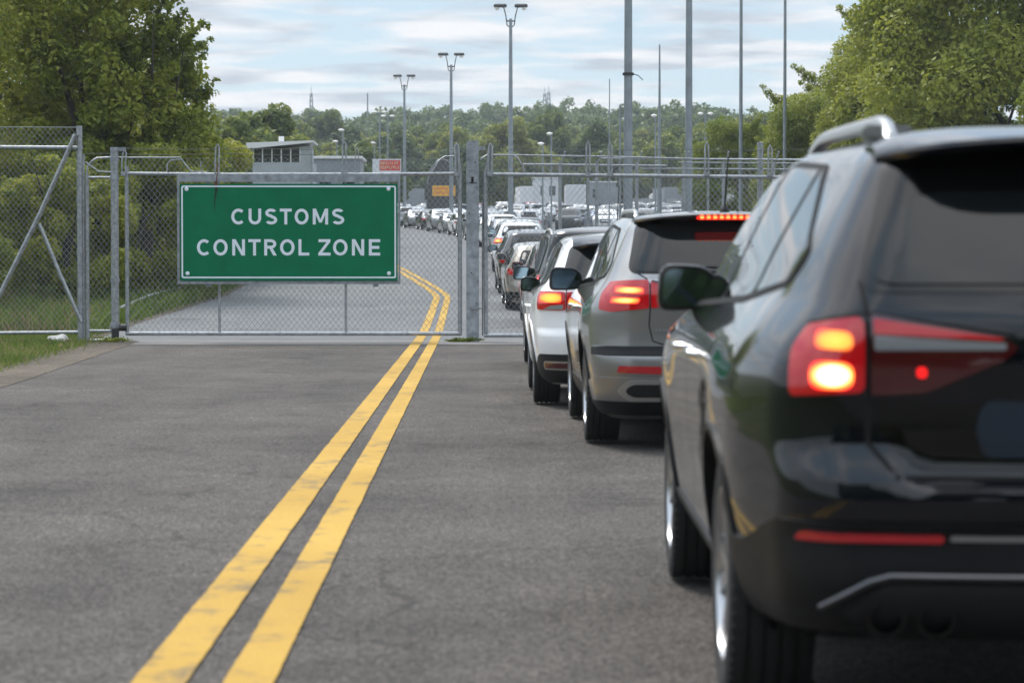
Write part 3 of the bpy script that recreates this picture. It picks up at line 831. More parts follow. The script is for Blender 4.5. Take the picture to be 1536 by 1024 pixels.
def dark_suv():
    sp = spec(BOXY, gz=.03, mo=.02, mw=.12, mh=.085)
    dl = [(.98, 1.07), (.42, 1.53), (-.35, 1.575), (-1.50, 1.555), (-1.96, 1.45), (-2.02, 1.14), (-1.0, 1.10)]
    root, car = make_car('parked_car', sp, 'dark_paint', dl=dl, feat=('chrome',))
    tag(root, 'dark boxy SUV between the white crossover and the closed gate', 'car', 'cars queueing at the gate')
    tail_common(car, root, [(-.72, 1.20), (.72, 1.20), (.64, 1.585), (-.64, 1.585)])
    car.patch('bumper', [(-1.36, .26), (1.36, .26), (1.36, .45), (-1.36, .45)], 'wrap', M['plastic'], root, off=.01, rnd=.03)
    for mir in (True, False):
        t = car.patch('taillight', [(.72, .84), (.98, .84), (1.0, 1.14), (.72, 1.14)], 'wrap', M['lens'], root, off=.012, rnd=.03, mirror=mir)
        car.patch('brake_lamp', [(.76, 1.0), (.93, 1.0), (.93, 1.10), (.76, 1.10)], 'wrap', M['brake_orange'], t, off=.016, rnd=.02, mirror=mir)
    quad_strip_plate(car, root, -.26, .26, .74, .87)
    antenna(car, root, .1, .35, .45)
    roof_rails(car, root, M['satin'], -1.9, .3, x=.66, h=.035)
    car.strip('chrome_trim', [(-.72, 1.175), (.72, 1.175)], 'rear', .03, M['chrome'], root, off=.01)
    return root, car

# ------------------------------------------------------------------ lighter models for the distance
def far_car(name, base, key, lit=False, win=None, lamps=None, dl=None, lod=1):
    root, car = make_car(name, base, key, lod=lod, dl=dl)
    H = base['H']
    win = win or [(-.64, H-.47), (.64, H-.47), (.54, H-.14), (-.54, H-.14)]
    car.patch('rear_window', win, 'rear', M['glass'], root, off=.006, rnd=.06)
    lamps = lamps or [(.60, .80), (1.05, .82), (1.05, .98), (.60, .97)]
    for mir in (True, False):
        t = car.patch('taillight', lamps, 'wrap', M['lens'], root, off=.012, rnd=.02, mirror=mir)
        if lit:
            cx = sum(p[0] for p in lamps)/len(lamps); cy = sum(p[1] for p in lamps)/len(lamps)
            car.patch('brake_lamp', [(cx+(a-cx)*.6, cy+(b-cy)*.6) for a, b in lamps], 'wrap', M['brake_orange'], t, off=.017, rnd=.01, mirror=mir)
    car.patch('bumper', [(-1.2, .24), (1.2, .24), (1.2, .42), (-1.2, .42)], 'wrap', M['plastic'], root, off=.01, rnd=.02)
    quad_strip_plate(car, root, -.26, .26, .68, .79)
    return root, car
# ------------------------------------------------------------------ lie of the land (metres; camera stands at 0,0, road runs towards +y)
EY = [-400, -40, 44, 50, 60, 80, 100, 150, 200, 300, 400, 500, 600, 700, 800, 1500]
EZ = [0, 0, 0, .12, .42, 1.05, 1.62, 3.0, 4.45, 8.0, 13.4, 20, 27.5, 33.5, 36.0, 30]
def elev(y): return float(pchip(EY, EZ, y))
def side_rise(x, y):
    """extra height of the verge and hills away from the road"""
    h = 0.35*float(sstep(8, 14, -x))*float(sstep(42, 60, y))
    k = float(sstep(330, 560, y))
    h += k*(1.8*math.sin(x*.013+1.2)+1.0*math.sin(x*.031+.4)+.6*math.sin(x*.07+y*.01))
    return h
def gz_(x, y): return elev(y)+side_rise(x, y)
XLY = [-60, 20, 26, 39.5, 41.4, 43, 50, 63, 75, 100, 150, 210, 300]
XL = [-4.9, -4.95, -5.0, -5.62, -5.7, -6.7, -6.88, -6.42, -6.7, -8.6, -13, -19, -30]
def xl(y): return float(np.interp(y, XLY, XL))
def bend(y):
    t = np.maximum(0, np.asarray(y, float)-61.0)
    return float(-.088*np.sqrt(t*t+9)+.088*3) if t > 0 else 0.0
F = 3700.0
def spot(px, d): return (px-712)/F*d
def ht(py, d): return 1.25-(py-400)/F*d

def sheet(name, rows, mat, lift, res_x=1.5, kind='structure'):
    """rows: list of (y, x0, x1)"""
    vs = []; fs = []; nx = max(2, int((rows[0][2]-rows[0][1])/res_x)+1)
    for (y, a, b) in rows:
        for i in range(nx):
            x = a+(b-a)*i/(nx-1); vs.append((x, y, elev(y)+lift))
    for r in range(len(rows)-1):
        for i in range(nx-1): fs.append((r*nx+i, r*nx+i+1, (r+1)*nx+i+1, (r+1)*nx+i))
    o = mesh_obj(name, vs, fs, mat, None, True)
    return tag(o, kind=kind)

ROWS = sorted(set([-400, -200, -100, -60, -30]+list(np.arange(-15, 44, 5.0))+[41.5, 39.4, 41.7, 43]+list(np.arange(44, 340, 2.0))+list(np.arange(340, 860, 13.0))+[900, 1000, 1200, 1500]))
def build_ground():
    xs = sorted(set(list(np.linspace(-900, -120, 14))+list(np.linspace(-120, -24, 20))+list(np.arange(-24, 12, 2.0))+list(np.linspace(12, 120, 20))+list(np.linspace(120, 900, 14))))
    vs = [(x, y, gz_(x, y)) for y in ROWS for x in xs]; n = len(xs)
    fs = [(r*n+i, r*n+i+1, (r+1)*n+i+1, (r+1)*n+i) for r in range(len(ROWS)-1) for i in range(n-1)]
    m, nt, b, out = new_mat('grass_ground')
    tc = N(nt, 'ShaderNodeTexCoord')
    n1 = N(nt, 'ShaderNodeTexNoise', i_Scale=.35, i_Detail=8.0, i_Roughness=.7); n2 = N(nt, 'ShaderNodeTexNoise', i_Scale=6.0, i_Detail=8.0, i_Roughness=.75)
    for q in (n1, n2): nt.links.new(tc.outputs['Object'], q.inputs[0])
    c1 = ramp(nt, n1.outputs[0], [(.35, (.035, .055, .014)), (.6, (.075, .085, .028)), (.75, (.14, .115, .06))])
    c2 = ramp(nt, n2.outputs[0], [(.3, (.4, .4, .4)), (.7, (1.4, 1.4, 1.4))])
    mx = N(nt, 'ShaderNodeMix', data_type='RGBA', blend_type='MULTIPLY'); mx.inputs[0].default_value = 1
    nt.links.new(c1, mx.inputs[6]); nt.links.new(c2, mx.inputs[7]); nt.links.new(mx.outputs[2], b.inputs['Base Color'])
    b.inputs['Roughness'].default_value = 1; b.inputs['Specular IOR Level'].default_value = .1
    bp = N(nt, 'ShaderNodeBump', i_Strength=.8, i_Distance=.08); nt.links.new(n2.outputs[0], bp.inputs['Height']); nt.links.new(bp.outputs[0], b.inputs['Normal'])
    return tag(mesh_obj('ground', vs, fs, m, None, True), kind='structure')
build_ground()

def asphalt(name, dark, light, crack=.5, warm=(1, 1, 1), agg=1.0, grit=.4):
    m, nt, b, out = new_mat(name)
    tc = N(nt, 'ShaderNodeTexCoord')
    def noise(sc, det=6.0, ro=.6, dist=0):
        q = N(nt, 'ShaderNodeTexNoise', i_Scale=sc, i_Detail=det, i_Roughness=ro, i_Distortion=dist); nt.links.new(tc.outputs['Object'], q.inputs[0]); return q
    big = noise(.33, 5.0, .6); mid = noise(2.3, 8.0, .65); fine = noise(85, 3.0, .8)
    sc = N(nt, 'ShaderNodeMapping'); sc.inputs['Scale'].default_value = (1.6, .12, 1); nt.links.new(tc.outputs['Object'], sc.inputs[0])
    track = N(nt, 'ShaderNodeTexNoise', i_Scale=1.0, i_Detail=4.0); nt.links.new(sc.outputs[0], track.inputs[0])
    s1 = N(nt, 'ShaderNodeMath', operation='MULTIPLY_ADD'); s1.inputs[1].default_value = .45; nt.links.new(big.outputs[0], s1.inputs[0])
    s2 = N(nt, 'ShaderNodeMath', operation='MULTIPLY_ADD'); s2.inputs[1].default_value = .3; nt.links.new(mid.outputs[0], s2.inputs[0])
    s3 = N(nt, 'ShaderNodeMath', operation='MULTIPLY'); s3.inputs[1].default_value = .25; nt.links.new(track.outputs[0], s3.inputs[0])
    nt.links.new(s3.outputs[0], s2.inputs[2]); nt.links.new(s2.outputs[0], s1.inputs[2])
    c = ramp(nt, s1.outputs[0], [(.36, dark), (.64, light)])
    # aggregate grains
    coarse = noise(26, 4.0, .75)
    cg = ramp(nt, coarse.outputs[0], [(.38, (.66,)*3), (.5, (1, 1, 1)), (.62, (1.36, 1.32, 1.28))])
    m0 = N(nt, 'ShaderNodeMix', data_type='RGBA', blend_type='MULTIPLY'); m0.inputs[0].default_value = agg; nt.links.new(c, m0.inputs[6]); nt.links.new(cg, m0.inputs[7]); c = m0.outputs[2]
    ag = ramp(nt, fine.outputs[0], [(.38, (1-grit,)*3), (.5, (1, 1, 1)), (.63, (1+grit*1.5, 1+grit*1.45, 1+grit*1.35))])
    mx = N(nt, 'ShaderNodeMix', data_type='RGBA', blend_type='MULTIPLY'); mx.inputs[0].default_value = agg
    nt.links.new(c, mx.inputs[6]); nt.links.new(ag, mx.inputs[7])
    col = mx.outputs[2]
    if crack:
        oil = noise(.9, 5.0, .55, .4); oc = ramp(nt, oil.outputs[0], [(.60, (1, 1, 1)), (.72, (.68, .67, .66))])
        m1 = N(nt, 'ShaderNodeMix', data_type='RGBA', blend_type='MULTIPLY'); m1.inputs[0].default_value = 1; nt.links.new(col, m1.inputs[6]); nt.links.new(oc, m1.inputs[7]); col = m1.outputs[2]
        wob = noise(1.1, 5.0, .6)
        ad = N(nt, 'ShaderNodeVectorMath', operation='MULTIPLY_ADD'); ad.inputs[1].default_value = (.9, .9, .9)
        nt.links.new(wob.outputs[1], ad.inputs[0]); nt.links.new(tc.outputs['Object'], ad.inputs[2])
        vo = N(nt, 'ShaderNodeTexVoronoi', feature='DISTANCE_TO_EDGE', i_Scale=.28); nt.links.new(ad.outputs[0], vo.inputs[0])
        ln = N(nt, 'ShaderNodeMapRange', i_1=.0, i_2=.009, i_3=1, i_4=0); nt.links.new(vo.outputs['Distance'], ln.inputs[0])
        mk = N(nt, 'ShaderNodeMapRange', i_1=.42, i_2=.52, i_3=0, i_4=crack); nt.links.new(mid.outputs[0], mk.inputs[0])
        mu = N(nt, 'ShaderNodeMath', operation='MULTIPLY'); nt.links.new(ln.outputs[0], mu.inputs[0]); nt.links.new(mk.outputs[0], mu.inputs[1])
        m2 = N(nt, 'ShaderNodeMix', data_type='RGBA'); m2.inputs[7].default_value = (.02, .02, .02, 1)
        nt.links.new(mu.outputs[0], m2.inputs[0]); nt.links.new(col, m2.inputs[6]); col = m2.outputs[2]
    nt.links.new(col, b.inputs['Base Color'])
    b.inputs['Roughness'].default_value = .9; b.inputs['Specular IOR Level'].default_value = .16
    bp = N(nt, 'ShaderNodeBump', i_Strength=.55, i_Distance=.006); nt.links.new(fine.outputs[0], bp.inputs['Height']); nt.links.new(bp.outputs[0], b.inputs['Normal'])
    return m
M['asphalt'] = asphalt('road_asphalt', (.046, .043, .041), (.106, .096, .089), crack=.55, grit=.8)
M['asphalt_far'] = asphalt('yard_asphalt', (.125, .13, .137), (.175, .18, .186), crack=.3, agg=.6)
M['apron'] = asphalt('apron_concrete', (.17, .165, .16), (.22, .212, .205), crack=0, agg=.5)
M['gravel'] = asphalt('gravel', (.055, .046, .037), (.13, .11, .088), crack=0, grit=.8)
yr = [y for y in ROWS if -60 <= y <= 41.5]
sheet('road', [(y, xl(y), 9.0) for y in yr], M['asphalt'], .004)
sheet('yard', [(y, xl(y), 16+(y-41)*.35) for y in ROWS if 41.5 <= y <= 300], M['asphalt_far'], .004, 3.0)
sheet('apron', [(39.4, -5.9, 9.0), (41.7, -6.4, 9.0)], M['apron'], .008)
# worn shoulder between asphalt and grass
def shoulder():
    vs = []; fs = []; ys = list(np.arange(18, 96, .4)); r = random.Random(3)
    for i, y in enumerate(ys):
        w = (.75 if y < 41 else .28)*(1+.35*math.sin(y*1.3)+.25*r.random())
        vs += [(xl(y)+.10+.03*r.random(), y, elev(y)+.0085), (xl(y)-w, y, elev(y)+.012)]
    fs = [(2*i, 2*i+2, 2*i+3, 2*i+1) for i in range(len(ys)-1)]
    tag(mesh_obj('shoulder', vs, fs, M['gravel']), kind='structure')
shoulder()
# painted centre lines
def line_mat():
    m, nt, b, out = new_mat('yellow_road_paint')
    tc = N(nt, 'ShaderNodeTexCoord')
    n1 = N(nt, 'ShaderNodeTexNoise', i_Scale=6.0, i_Detail=10.0, i_Roughness=.74); n2 = N(nt, 'ShaderNodeTexNoise', i_Scale=80.0, i_Detail=4.0, i_Roughness=.8); n3 = N(nt, 'ShaderNodeTexNoise', i_Scale=.6, i_Detail=4.0)
    mp = N(nt, 'ShaderNodeMapping'); mp.inputs['Scale'].default_value = (1, .8, 1); nt.links.new(tc.outputs['Object'], mp.inputs[0])
    nt.links.new(mp.outputs[0], n1.inputs[0])
    for q in (n2, n3): nt.links.new(tc.outputs['Object'], q.inputs[0])
    base = ramp(nt, n3.outputs[0], [(.3, (.41, .25, .050)), (.7, (.51, .32, .070))])
    sp = ramp(nt, n2.outputs[0], [(.35, (.78, .78, .78)), (.6, (1.1, 1.1, 1.1))])
    mx = N(nt, 'ShaderNodeMix', data_type='RGBA', blend_type='MULTIPLY'); mx.inputs[0].default_value = 1; nt.links.new(base, mx.inputs[6]); nt.links.new(sp, mx.inputs[7])
    a = N(nt, 'ShaderNodeMath', operation='MULTIPLY_ADD'); a.inputs[1].default_value = .35; nt.links.new(n2.outputs[0], a.inputs[0]); nt.links.new(n1.outputs[0], a.inputs[2])
    big = N(nt, 'ShaderNodeTexNoise', i_Scale=1.3, i_Detail=5.0); nt.links.new(tc.outputs['Object'], big.inputs[0]); a_ = N(nt, 'ShaderNodeMath', operation='MULTIPLY_ADD'); a_.inputs[1].default_value = .5; nt.links.new(big.outputs[0], a_.inputs[0]); nt.links.new(a.outputs[0], a_.inputs[2]); a = a_
    mr = N(nt, 'ShaderNodeMapRange', i_1=.96, i_2=1.14, i_3=0, i_4=.85); nt.links.new(a.outputs[0], mr.inputs[0])
    w = ramp(nt, a.outputs[0], [(.94, (0, 0, 0)), (1.0, (1, 1, 1))])
    m2 = N(nt, 'ShaderNodeMix', data_type='RGBA'); nt.links.new(mr.outputs[0], m2.inputs[0]); nt.links.new(mx.outputs[2], m2.inputs[6]); m2.inputs[7].default_value = (.11, .098, .085, 1)
    nt.links.new(m2.outputs[2], b.inputs['Base Color']); b.inputs['Roughness'].default_value = .8; b.inputs['Specular IOR Level'].default_value = .15
    return m
M['line'] = line_mat()
def centre_line(cx, w, seed):
    r = random.Random(seed); ys = sorted(list(np.arange(2, 44, .05))+list(np.arange(44, 112, .4))); vs = []
    ea = eb = 0
    for y in ys:
        ea = ea*.7+r.uniform(-.0015, .0015); eb = eb*.7+r.uniform(-.0015, .0015)
        z = elev(y)+.0125
        for y0, y1 in zip(ROWS, ROWS[1:]):
            if y0 <= y <= y1: z = elev(y0)+(elev(y1)-elev(y0))*(y-y0)/(y1-y0)+.0125; break
        vs += [(cx+bend(y)-w/2+ea, y, z), (cx+bend(y)+w/2+eb, y, z)]
    fs = [(2*i, 2*i+1, 2*i+3, 2*i+2) for i in range(len(ys)-1)]
    tag(mesh_obj('road_line', vs, fs, M['line']), kind='structure')
centre_line(-.945, .165, 1); centre_line(-.675, .15, 2)

# ------------------------------------------------------------------ gate and fences
M['galv'] = simple('galvanised_steel', (.33, .345, .36), .42, .65, noise=.35, nscale=18)
M['galv_flat'] = simple('weathered_zinc', (.28, .30, .32), .6, .3, noise=.4, nscale=9, bump=.3, bscale=60)
M['wire'] = simple('fence_wire', (.36, .38, .39), .45, .5)
M['pole_dark'] = simple('old_wire', (.10, .11, .11), .6, .5)
M['rust'] = simple('rusty_fitting', (.16, .08, .05), .8, .2, noise=.5, nscale=30)
GY = 41.0
def gx(px): return spot(px, GY)
def gh(py): return ht(py, GY)
def chain_link(x0, x1, z0, z1, y, pitch=.092, hz=.115, r=.0042, skew=0, seed=1, name='wire_mesh', parent=None):
    """woven mesh: each wire zigzags from bottom to top, hooking its neighbours"""
    rr = random.Random(seed)
    vs = []; fs = []
    nw = int((x1-x0)/(pitch/2)); nz = int(math.ceil((z1-z0)/(hz/2)))
    def sag(x, z): return (.012*math.sin(x*2.1+seed)+.010*math.sin(z*3.3+x*1.7))
    for k in range(nw+1):
        xc = x0+k*pitch/2
        pts = []
        for j in range(nz+1):
            z = min(z0+j*hz/2, z1)
            s = 1 if (j+k) % 2 else -1
            x = xc+s*pitch*.25+rr.uniform(-.003, .003)+.006*math.sin(z*2+k*.1)
            x = min(max(x, x0), x1)
            pts.append((x, y+sag(x, z)+(.006 if (j % 2) else -.006), z))
        b = len(vs)
        for (a, c, d) in pts:
            for t in (0, 2.094, 4.189): vs.append((a+r*math.cos(t), c+r*math.sin(t), d))
        for j in range(len(pts)-1):
            for t in range(3): fs.append((b+3*j+t, b+3*j+(t+1) % 3, b+3*j+3+(t+1) % 3, b+3*j+3+t))
    return mesh_obj(name, vs, fs, M['wire'], parent, True)
def barbed(x0, x1, z, y, parent, seed=0, posts=()):
    r = random.Random(seed); mb = MB(); n = int((x1-x0)/.35)
    pts = [(x0+(x1-x0)*i/n, y+r.uniform(-.01, .01), z+.012*math.sin(i*1.1+seed)) for i in range(n+1)]
    mb.tube(pts, .0038, 4)
    for i in range(int((x1-x0)/.12)):
        x = x0+.12*i+r.uniform(-.01, .01)
        mb.tube([(x-.012, y-.006, z-.022), (x+.012, y+.006, z+.022)], .003, 3)
    return mb.build('barbed_wire', M['pole_dark'], parent)
def bar(name, pts, r, parent, mat='galv', n=12): return MB().tube(pts, r, n).build(name, M[mat], parent, True)
def prong(px, py0, py1, y, parent, lean=.0, r=.014):
    """narrow loop of bent rod that carries the barbed wire"""
    x = spot(px, y); z0, z1 = ht(py1, y), ht(py0, y); w = .028
    pts = [(x-w, y, z0), (x-w-lean*.3, y, (z0+z1)/2), (x-w*.9+lean, y, z1-.05), (x+lean, y, z1), (x+w*.9+lean, y, z1-.05), (x+w, y, (z0+z1)/2), (x+w, y, z0+.02)]
    return MB().tube(pts, r, 8).box(x-.05, x+.05, y-.03, y+.03, z0-.03, z0+.04, bev=.006).build('wire_arm', M['galv'], parent, True)

# left fence panel
fl = tag(empty('chain_link_fence', (gx(122), GY, 0)), 'tall chain link fence panel with two diagonal braces standing on the grass', 'fence')
def inv(p, pts): return pts
def at0(o):
    """keep parts in world space under a moved empty"""
    for c in o.children: c.matrix_parent_inverse = Matrix.Translation(-o.location)
X0 = gx(-190)
bar('post', [(gx(122), GY, -.1), (gx(122), GY, gh(190))], .048, fl)
bar('post', [(X0, GY, -.1), (X0, GY, gh(190))], .048, fl)
bar('rail', [(X0, GY-.02, gh(221)), (gx(120), GY-.02, gh(223))], .036, fl)
bar('rail', [(X0, GY-.02, gh(501)), (gx(122), GY-.02, gh(498))], .030, fl)
bar('brace', [(gx(117), GY-.06, gh(203)), (gx(64), GY-.06, gh(320)), (gx(-4), GY-.06, gh(456)), (gx(-26), GY-.06, gh(496))], .038, fl)
bar('brace', [(gx(62), GY-.05, gh(336)), (gx(92), GY-.05, gh(410)), (gx(124), GY-.05, gh(482))], .034, fl)
chain_link(X0, gx(119), gh(498), gh(191), GY+.03, parent=fl, seed=4, pitch=.088, hz=.105)
MB().tube([(X0, GY+.03, gh(191)), (gx(121), GY+.03, gh(192))], .006, 6).build('tension_wire', M['wire'], fl)
for py in (222, 300, 380, 460, 497): MB().lathe([(.056, -.03), (.056, .03)], 12, 'z', (gx(122), GY, gh(py))).build('clamp', M['galv_flat'], fl, True)
at0(fl)

# narrow infill beside the gate
fn = tag(empty('narrow_fence', (gx(135), GY, 0)), 'narrow fence infill between the braced panel and the round gate post', 'fence')
bar('post', [(gx(133), GY, -.05), (gx(133), GY, gh(262))], .030, fn)
bar('post', [(gx(127), GY+.02, -.05), (gx(127), GY+.02, gh(232))], .028, fn)
bar('top_pipe', [(gx(133), GY, gh(262)), (gx(134), GY, gh(250)), (gx(140), GY, gh(243)), (gx(148), GY, gh(238)), (gx(170), GY, gh(237))], .018, fn)
bar('top_pipe', [(gx(131), GY, gh(244)), (gx(150), GY-.02, gh(258)), (gx(170), GY-.02, gh(259))], .014, fn)
bar('rail', [(gx(133), GY, gh(267)), (gx(168), GY, gh(267))], .022, fn)
bar('rail', [(gx(133), GY, gh(496)), (gx(168), GY, gh(496))], .024, fn)
bar('rail', [(gx(133), GY, gh(510)), (gx(168), GY, gh(510))], .022, fn)
chain_link(gx(135), gx(168), gh(496), gh(244), GY+.01, parent=fn, seed=8)
at0(fn)

# round gate post
gp = tag(empty('gate_post', (gx(174), GY, 0)), 'thick round galvanised gate post with rusty hinge fittings at its foot', 'post')
bar('post', [(gx(174), GY, -.1), (gx(174), GY, gh(224))], .066, gp, n=24)
MB().lathe([(.0, .0), (.068, .0), (.072, -.02), (.072, -.05)], 20, 'z', (gx(174), GY, gh(222))).build('cap', M['galv_flat'], gp, True)
for py in (240, 268, 420, 486): MB().lathe([(.068, -.03), (.078, -.03), (.078, .03), (.068, .03)], 20, 'z', (gx(174), GY, gh(py))).build('hinge', M['galv_flat'], gp, True)
mb = MB(); mb.box(gx(176), gx(191), GY-.03, GY+.03, gh(228), gh(222), bev=.008)
mb.build('bracket', M['galv_flat'], gp, True)
MB().box(gx(166), gx(190), GY-.05, GY+.05, gh(492), gh(488), bev=.008).build('bracket', M['galv_flat'], gp, True)
mb = MB(); mb.lathe([(.0, -.06), (.055, -.06), (.06, 0), (.055, .06), (0, .06)], 18, 'x', (gx(186), GY-.02, gh(491)))
mb.box(gx(170), gx(180), GY-.08, GY-.04, gh(509), gh(492), bev=.008); mb.build('roller', M['alloy_dark'], gp, True)
mb = MB(); mb.box(gx(164), gx(184), GY-.12, GY+.12, 0, .05, bev=.01); mb.build('base_plate', M['galv_flat'], gp)
at0(gp)

# left leaf with the sign
lf = tag(empty('gate', (gx(192), GY, 0)), 'closed chain link gate leaf that carries the green sign', 'gate')
bar('frame', [(gx(192), GY, gh(502)), (gx(192), GY, gh(258)), (gx(193), GY, gh(250))], .032, lf)
bar('frame', [(gx(690), GY, gh(502)), (gx(690), GY, gh(252)), (gx(687), GY, gh(240)), (gx(685), GY, gh(216))], .036, lf)
bar('frame', [(gx(192), GY, gh(261)), (gx(340), GY, gh(262.5)), (gx(540), GY, gh(262)), (gx(690), GY, gh(261))], .030, lf)
bar('frame', [(gx(190), GY, gh(500)), (gx(692), GY, gh(500.5))], .034, lf)
bar('upright', [(gx(330), GY, gh(500)), (gx(330), GY, gh(262))], .022, lf)
bar('upright', [(gx(519), GY, gh(500)), (gx(519), GY, gh(262))], .022, lf)
chain_link(gx(194), gx(688), gh(499), gh(237), GY+.03, parent=lf, seed=2)
barbed(gx(130), gx(690), gh(232), GY+.02, lf, 1); barbed(gx(192), gx(690), gh(224), GY+.04, lf, 2)
prong(327, 217, 278, GY-.05, lf, .01); prong(517, 213, 262, GY-.03, lf); prong(536, 222, 262, GY+.02, lf, r=.008)
prong(188, 226, 262, GY-.03, lf, .015); prong(686, 216, 262, GY-.03, lf, -.01, .02)
bar('top_pipe', [(gx(177), GY+.03, gh(237)), (gx(272), GY+.03, gh(237)), (gx(279), GY+.03, gh(247)), (gx(288), GY+.03, gh(258)), (gx(312), GY+.03, gh(259))], .013, lf)
bar('top_pipe', [(gx(252), GY+.02, gh(260)), (gx(253), GY+.02, gh(246)), (gx(258), GY+.02, gh(241)), (gx(273), GY+.02, gh(240))], .013, lf)
bar('top_pipe', [(gx(304), GY+.02, gh(262)), (gx(302), GY+.02, gh(243))], .010, lf)
bar('top_pipe', [(gx(689), GY+.02, gh(235)), (gx(668), GY+.02, gh(235)), (gx(660), GY+.02, gh(240)), (gx(648), GY+.02, gh(258))], .015, lf)
for px in (240, 330, 420, 519, 610, 660):
    for py in (262, 500): MB().lathe([(.040, -.012), (.040, .012)], 10, 'x', (gx(px), GY, gh(py))).build('tie_clip', M['galv_flat'], lf, True)
at0(lf)

# galvanised centre post
cp = tag(empty('gate_post', (gx(709), GY, 0)), 'wide flat galvanised steel post between the two gate leaves', 'post')
x0, x1 = gx(700.5), gx(718.5); zt_ = gh(212)
mb = MB(); mb.box(x0, x1, GY-.07, GY-.055, 0, zt_, bev=.003); mb.box(x0, x1, GY+.055, GY+.07, 0, zt_, bev=.003); mb.box((x0+x1)/2-.008, (x0+x1)/2+.008, GY-.0545, GY+.0545, 0, zt_-.002)
mb.box(x0-.012, x0, GY-.068, GY+.05, .002, zt_-.04)
mb.build('post', M['galv_flat'], cp)
mb = MB(); mb.box(gx(707), gx(710.5), GY-.078, GY-.0725, gh(274), gh(266)); mb.box(gx(704), gx(716), GY-.078, GY-.0725, gh(275.5), gh(274.5))
mb.build('slot', M['gap'], cp)
for px, py in ((707, 409), (713, 244), (704, 320), (715, 455)): MB().lathe([(0, -.008), (.012, -.008), (.012, 0)], 8, 'y', (gx(px), GY-.0705, gh(py))).build('bolt', M['gap'], cp)
mb = MB(); mb.box(gx(706.5), gx(708), GY-.10, GY-.072, gh(468), gh(462)); mb.box(gx(706.5), gx(727), GY-.10, GY-.085, gh(463.5), gh(461.5), bev=.004); MB().box(gx(714), gx(728), GY-.02, GY+.02, gh(226), gh(220), bev=.006).build('bracket', M['galv'], cp)
mb.build('latch', M['galv'], cp)
at0(cp)

# right leaf
rf = tag(empty('gate', (gx(729), GY, 0)), 'closed chain link gate leaf on the right, seen beside and over the queueing cars', 'gate')
XR = gx(1420)
bar('frame', [(gx(729), GY, gh(503)), (gx(728), GY, gh(262)), (gx(731), GY, gh(250)), (gx(734), GY, gh(238)), (gx(735), GY, gh(220))], .034, rf)
bar('frame', [(gx(724), GY+.02, gh(503)), (gx(724), GY+.02, gh(300))], .014, rf)
bar('frame', [(gx(728), GY, gh(262)), (gx(960), GY, gh(264)), (XR, GY, gh(268))], .032, rf)
bar('frame', [(gx(726), GY, gh(503)), (XR, GY, gh(504))], .034, rf)
for px in (882, 1062, 1240): bar('upright', [(gx(px), GY, gh(503)), (gx(px), GY, gh(262))], .022, rf)
chain_link(gx(731), XR, gh(502), gh(240), GY+.03, parent=rf, seed=6)
for px, a, b in ((882, 213, 262), (915, 215, 262), (1060, 214, 262), (1155, 218, 262), (1300, 216, 262)): prong(px, a, b, GY-.02, rf, r=.015)
prong(735, 216, 262, GY-.03, rf, .01, .02)
bar('top_pipe', [(gx(720), GY, gh(240)), (gx(731), GY, gh(233)), (gx(768), GY, gh(233)), (gx(776), GY, gh(237)), (gx(784), GY, gh(249)), (gx(787), GY, gh(262))], .016, rf)
bar('top_pipe', [(gx(768), GY+.02, gh(233)), (gx(900), GY+.02, gh(235)), (gx(1060), GY+.02, gh(239)), (XR, GY+.02, gh(242))], .014, rf)
barbed(gx(735), XR, gh(225), GY+.03, rf, 5)
at0(rf)
rp = tag(empty('gate_post', (gx(1143), GY+.25, 0)), 'plain round steel post standing behind the right gate leaf', 'post')
bar('post', [(gx(1143), GY+.25, 0), (gx(1143), GY+.25, gh(214))], .05, rp); MB().lathe([(0, .01), (.052, .0), (.052, -.03)], 14, 'z', (gx(1143), GY+.25, gh(213))).build('cap', M['galv_flat'], rp, True)
at0(rp)

# second fence line, inside the yard
D2 = 46.5
f2 = tag(empty('chain_link_fence', (spot(780, D2), D2, elev(D2))), 'second chain link fence with stacked pipe rails, just behind the right gate leaf', 'fence')
for py, a, b, dr in ((247, 785, 1000, .02), (244, 1020, 1350, .015), (253, 960, 1350, .014), (238, 900, 1350, .016)):
    bar('rail', [(spot(a, D2), D2, ht(py, D2)), (spot(b, D2), D2, ht(py+2, D2))], dr, f2)
for px in (840, 895, 955, 1025, 1085, 1160, 1230, 1300):
    bar('post', [(spot(px, D2), D2, elev(D2)-.1), (spot(px, D2), D2, ht(244, D2))], .034, f2)
    bar('wire_arm', [(spot(px, D2), D2, ht(250, D2)), (spot(px, D2), D2, ht(246, D2)), (spot(px+5, D2), D2-.05, ht(238, D2)), (spot(px+7, D2), D2-.1, ht(228, D2))], .016, f2)
chain_link(spot(800, D2), spot(1350, D2), ht(430, D2), ht(248, D2), D2+.04, parent=f2, seed=12, pitch=.11, hz=.13)
at0(f2)

# the sign
M['sign_green'] = simple('sign_green', (.0, .15, .065), .5, spec=.12, noise=.12, nscale=2.5)
M['sign_white'] = simple('sign_white', (.72, .78, .84), .4, noise=.06, nscale=8)
M['stain'] = simple('sign_stain', (.006, .02, .012), .8)
SY = GY-.11
sg = tag(empty('road_sign', (gx(435), SY, gh(425))), 'large green sign with white lettering, fixed to the left gate leaf', 'sign')
mb = MB(); mb.box(gx(272.5), gx(597), SY, SY+.02, gh(421), gh(276.5), bev=.006); mb.build('panel', M['sign_green'], sg)
mb = MB(); mb.box(gx(268), gx(601), SY+.025, SY+.055, gh(426), gh(420)); mb.box(gx(268), gx(601), SY+.025, SY+.055, gh(273.5), gh(262))
mb.box(gx(268), gx(271.5), SY+.025, SY+.055, gh(420), gh(273.5)); mb.box(gx(598), gx(601), SY+.025, SY+.055, gh(420), gh(273.5))
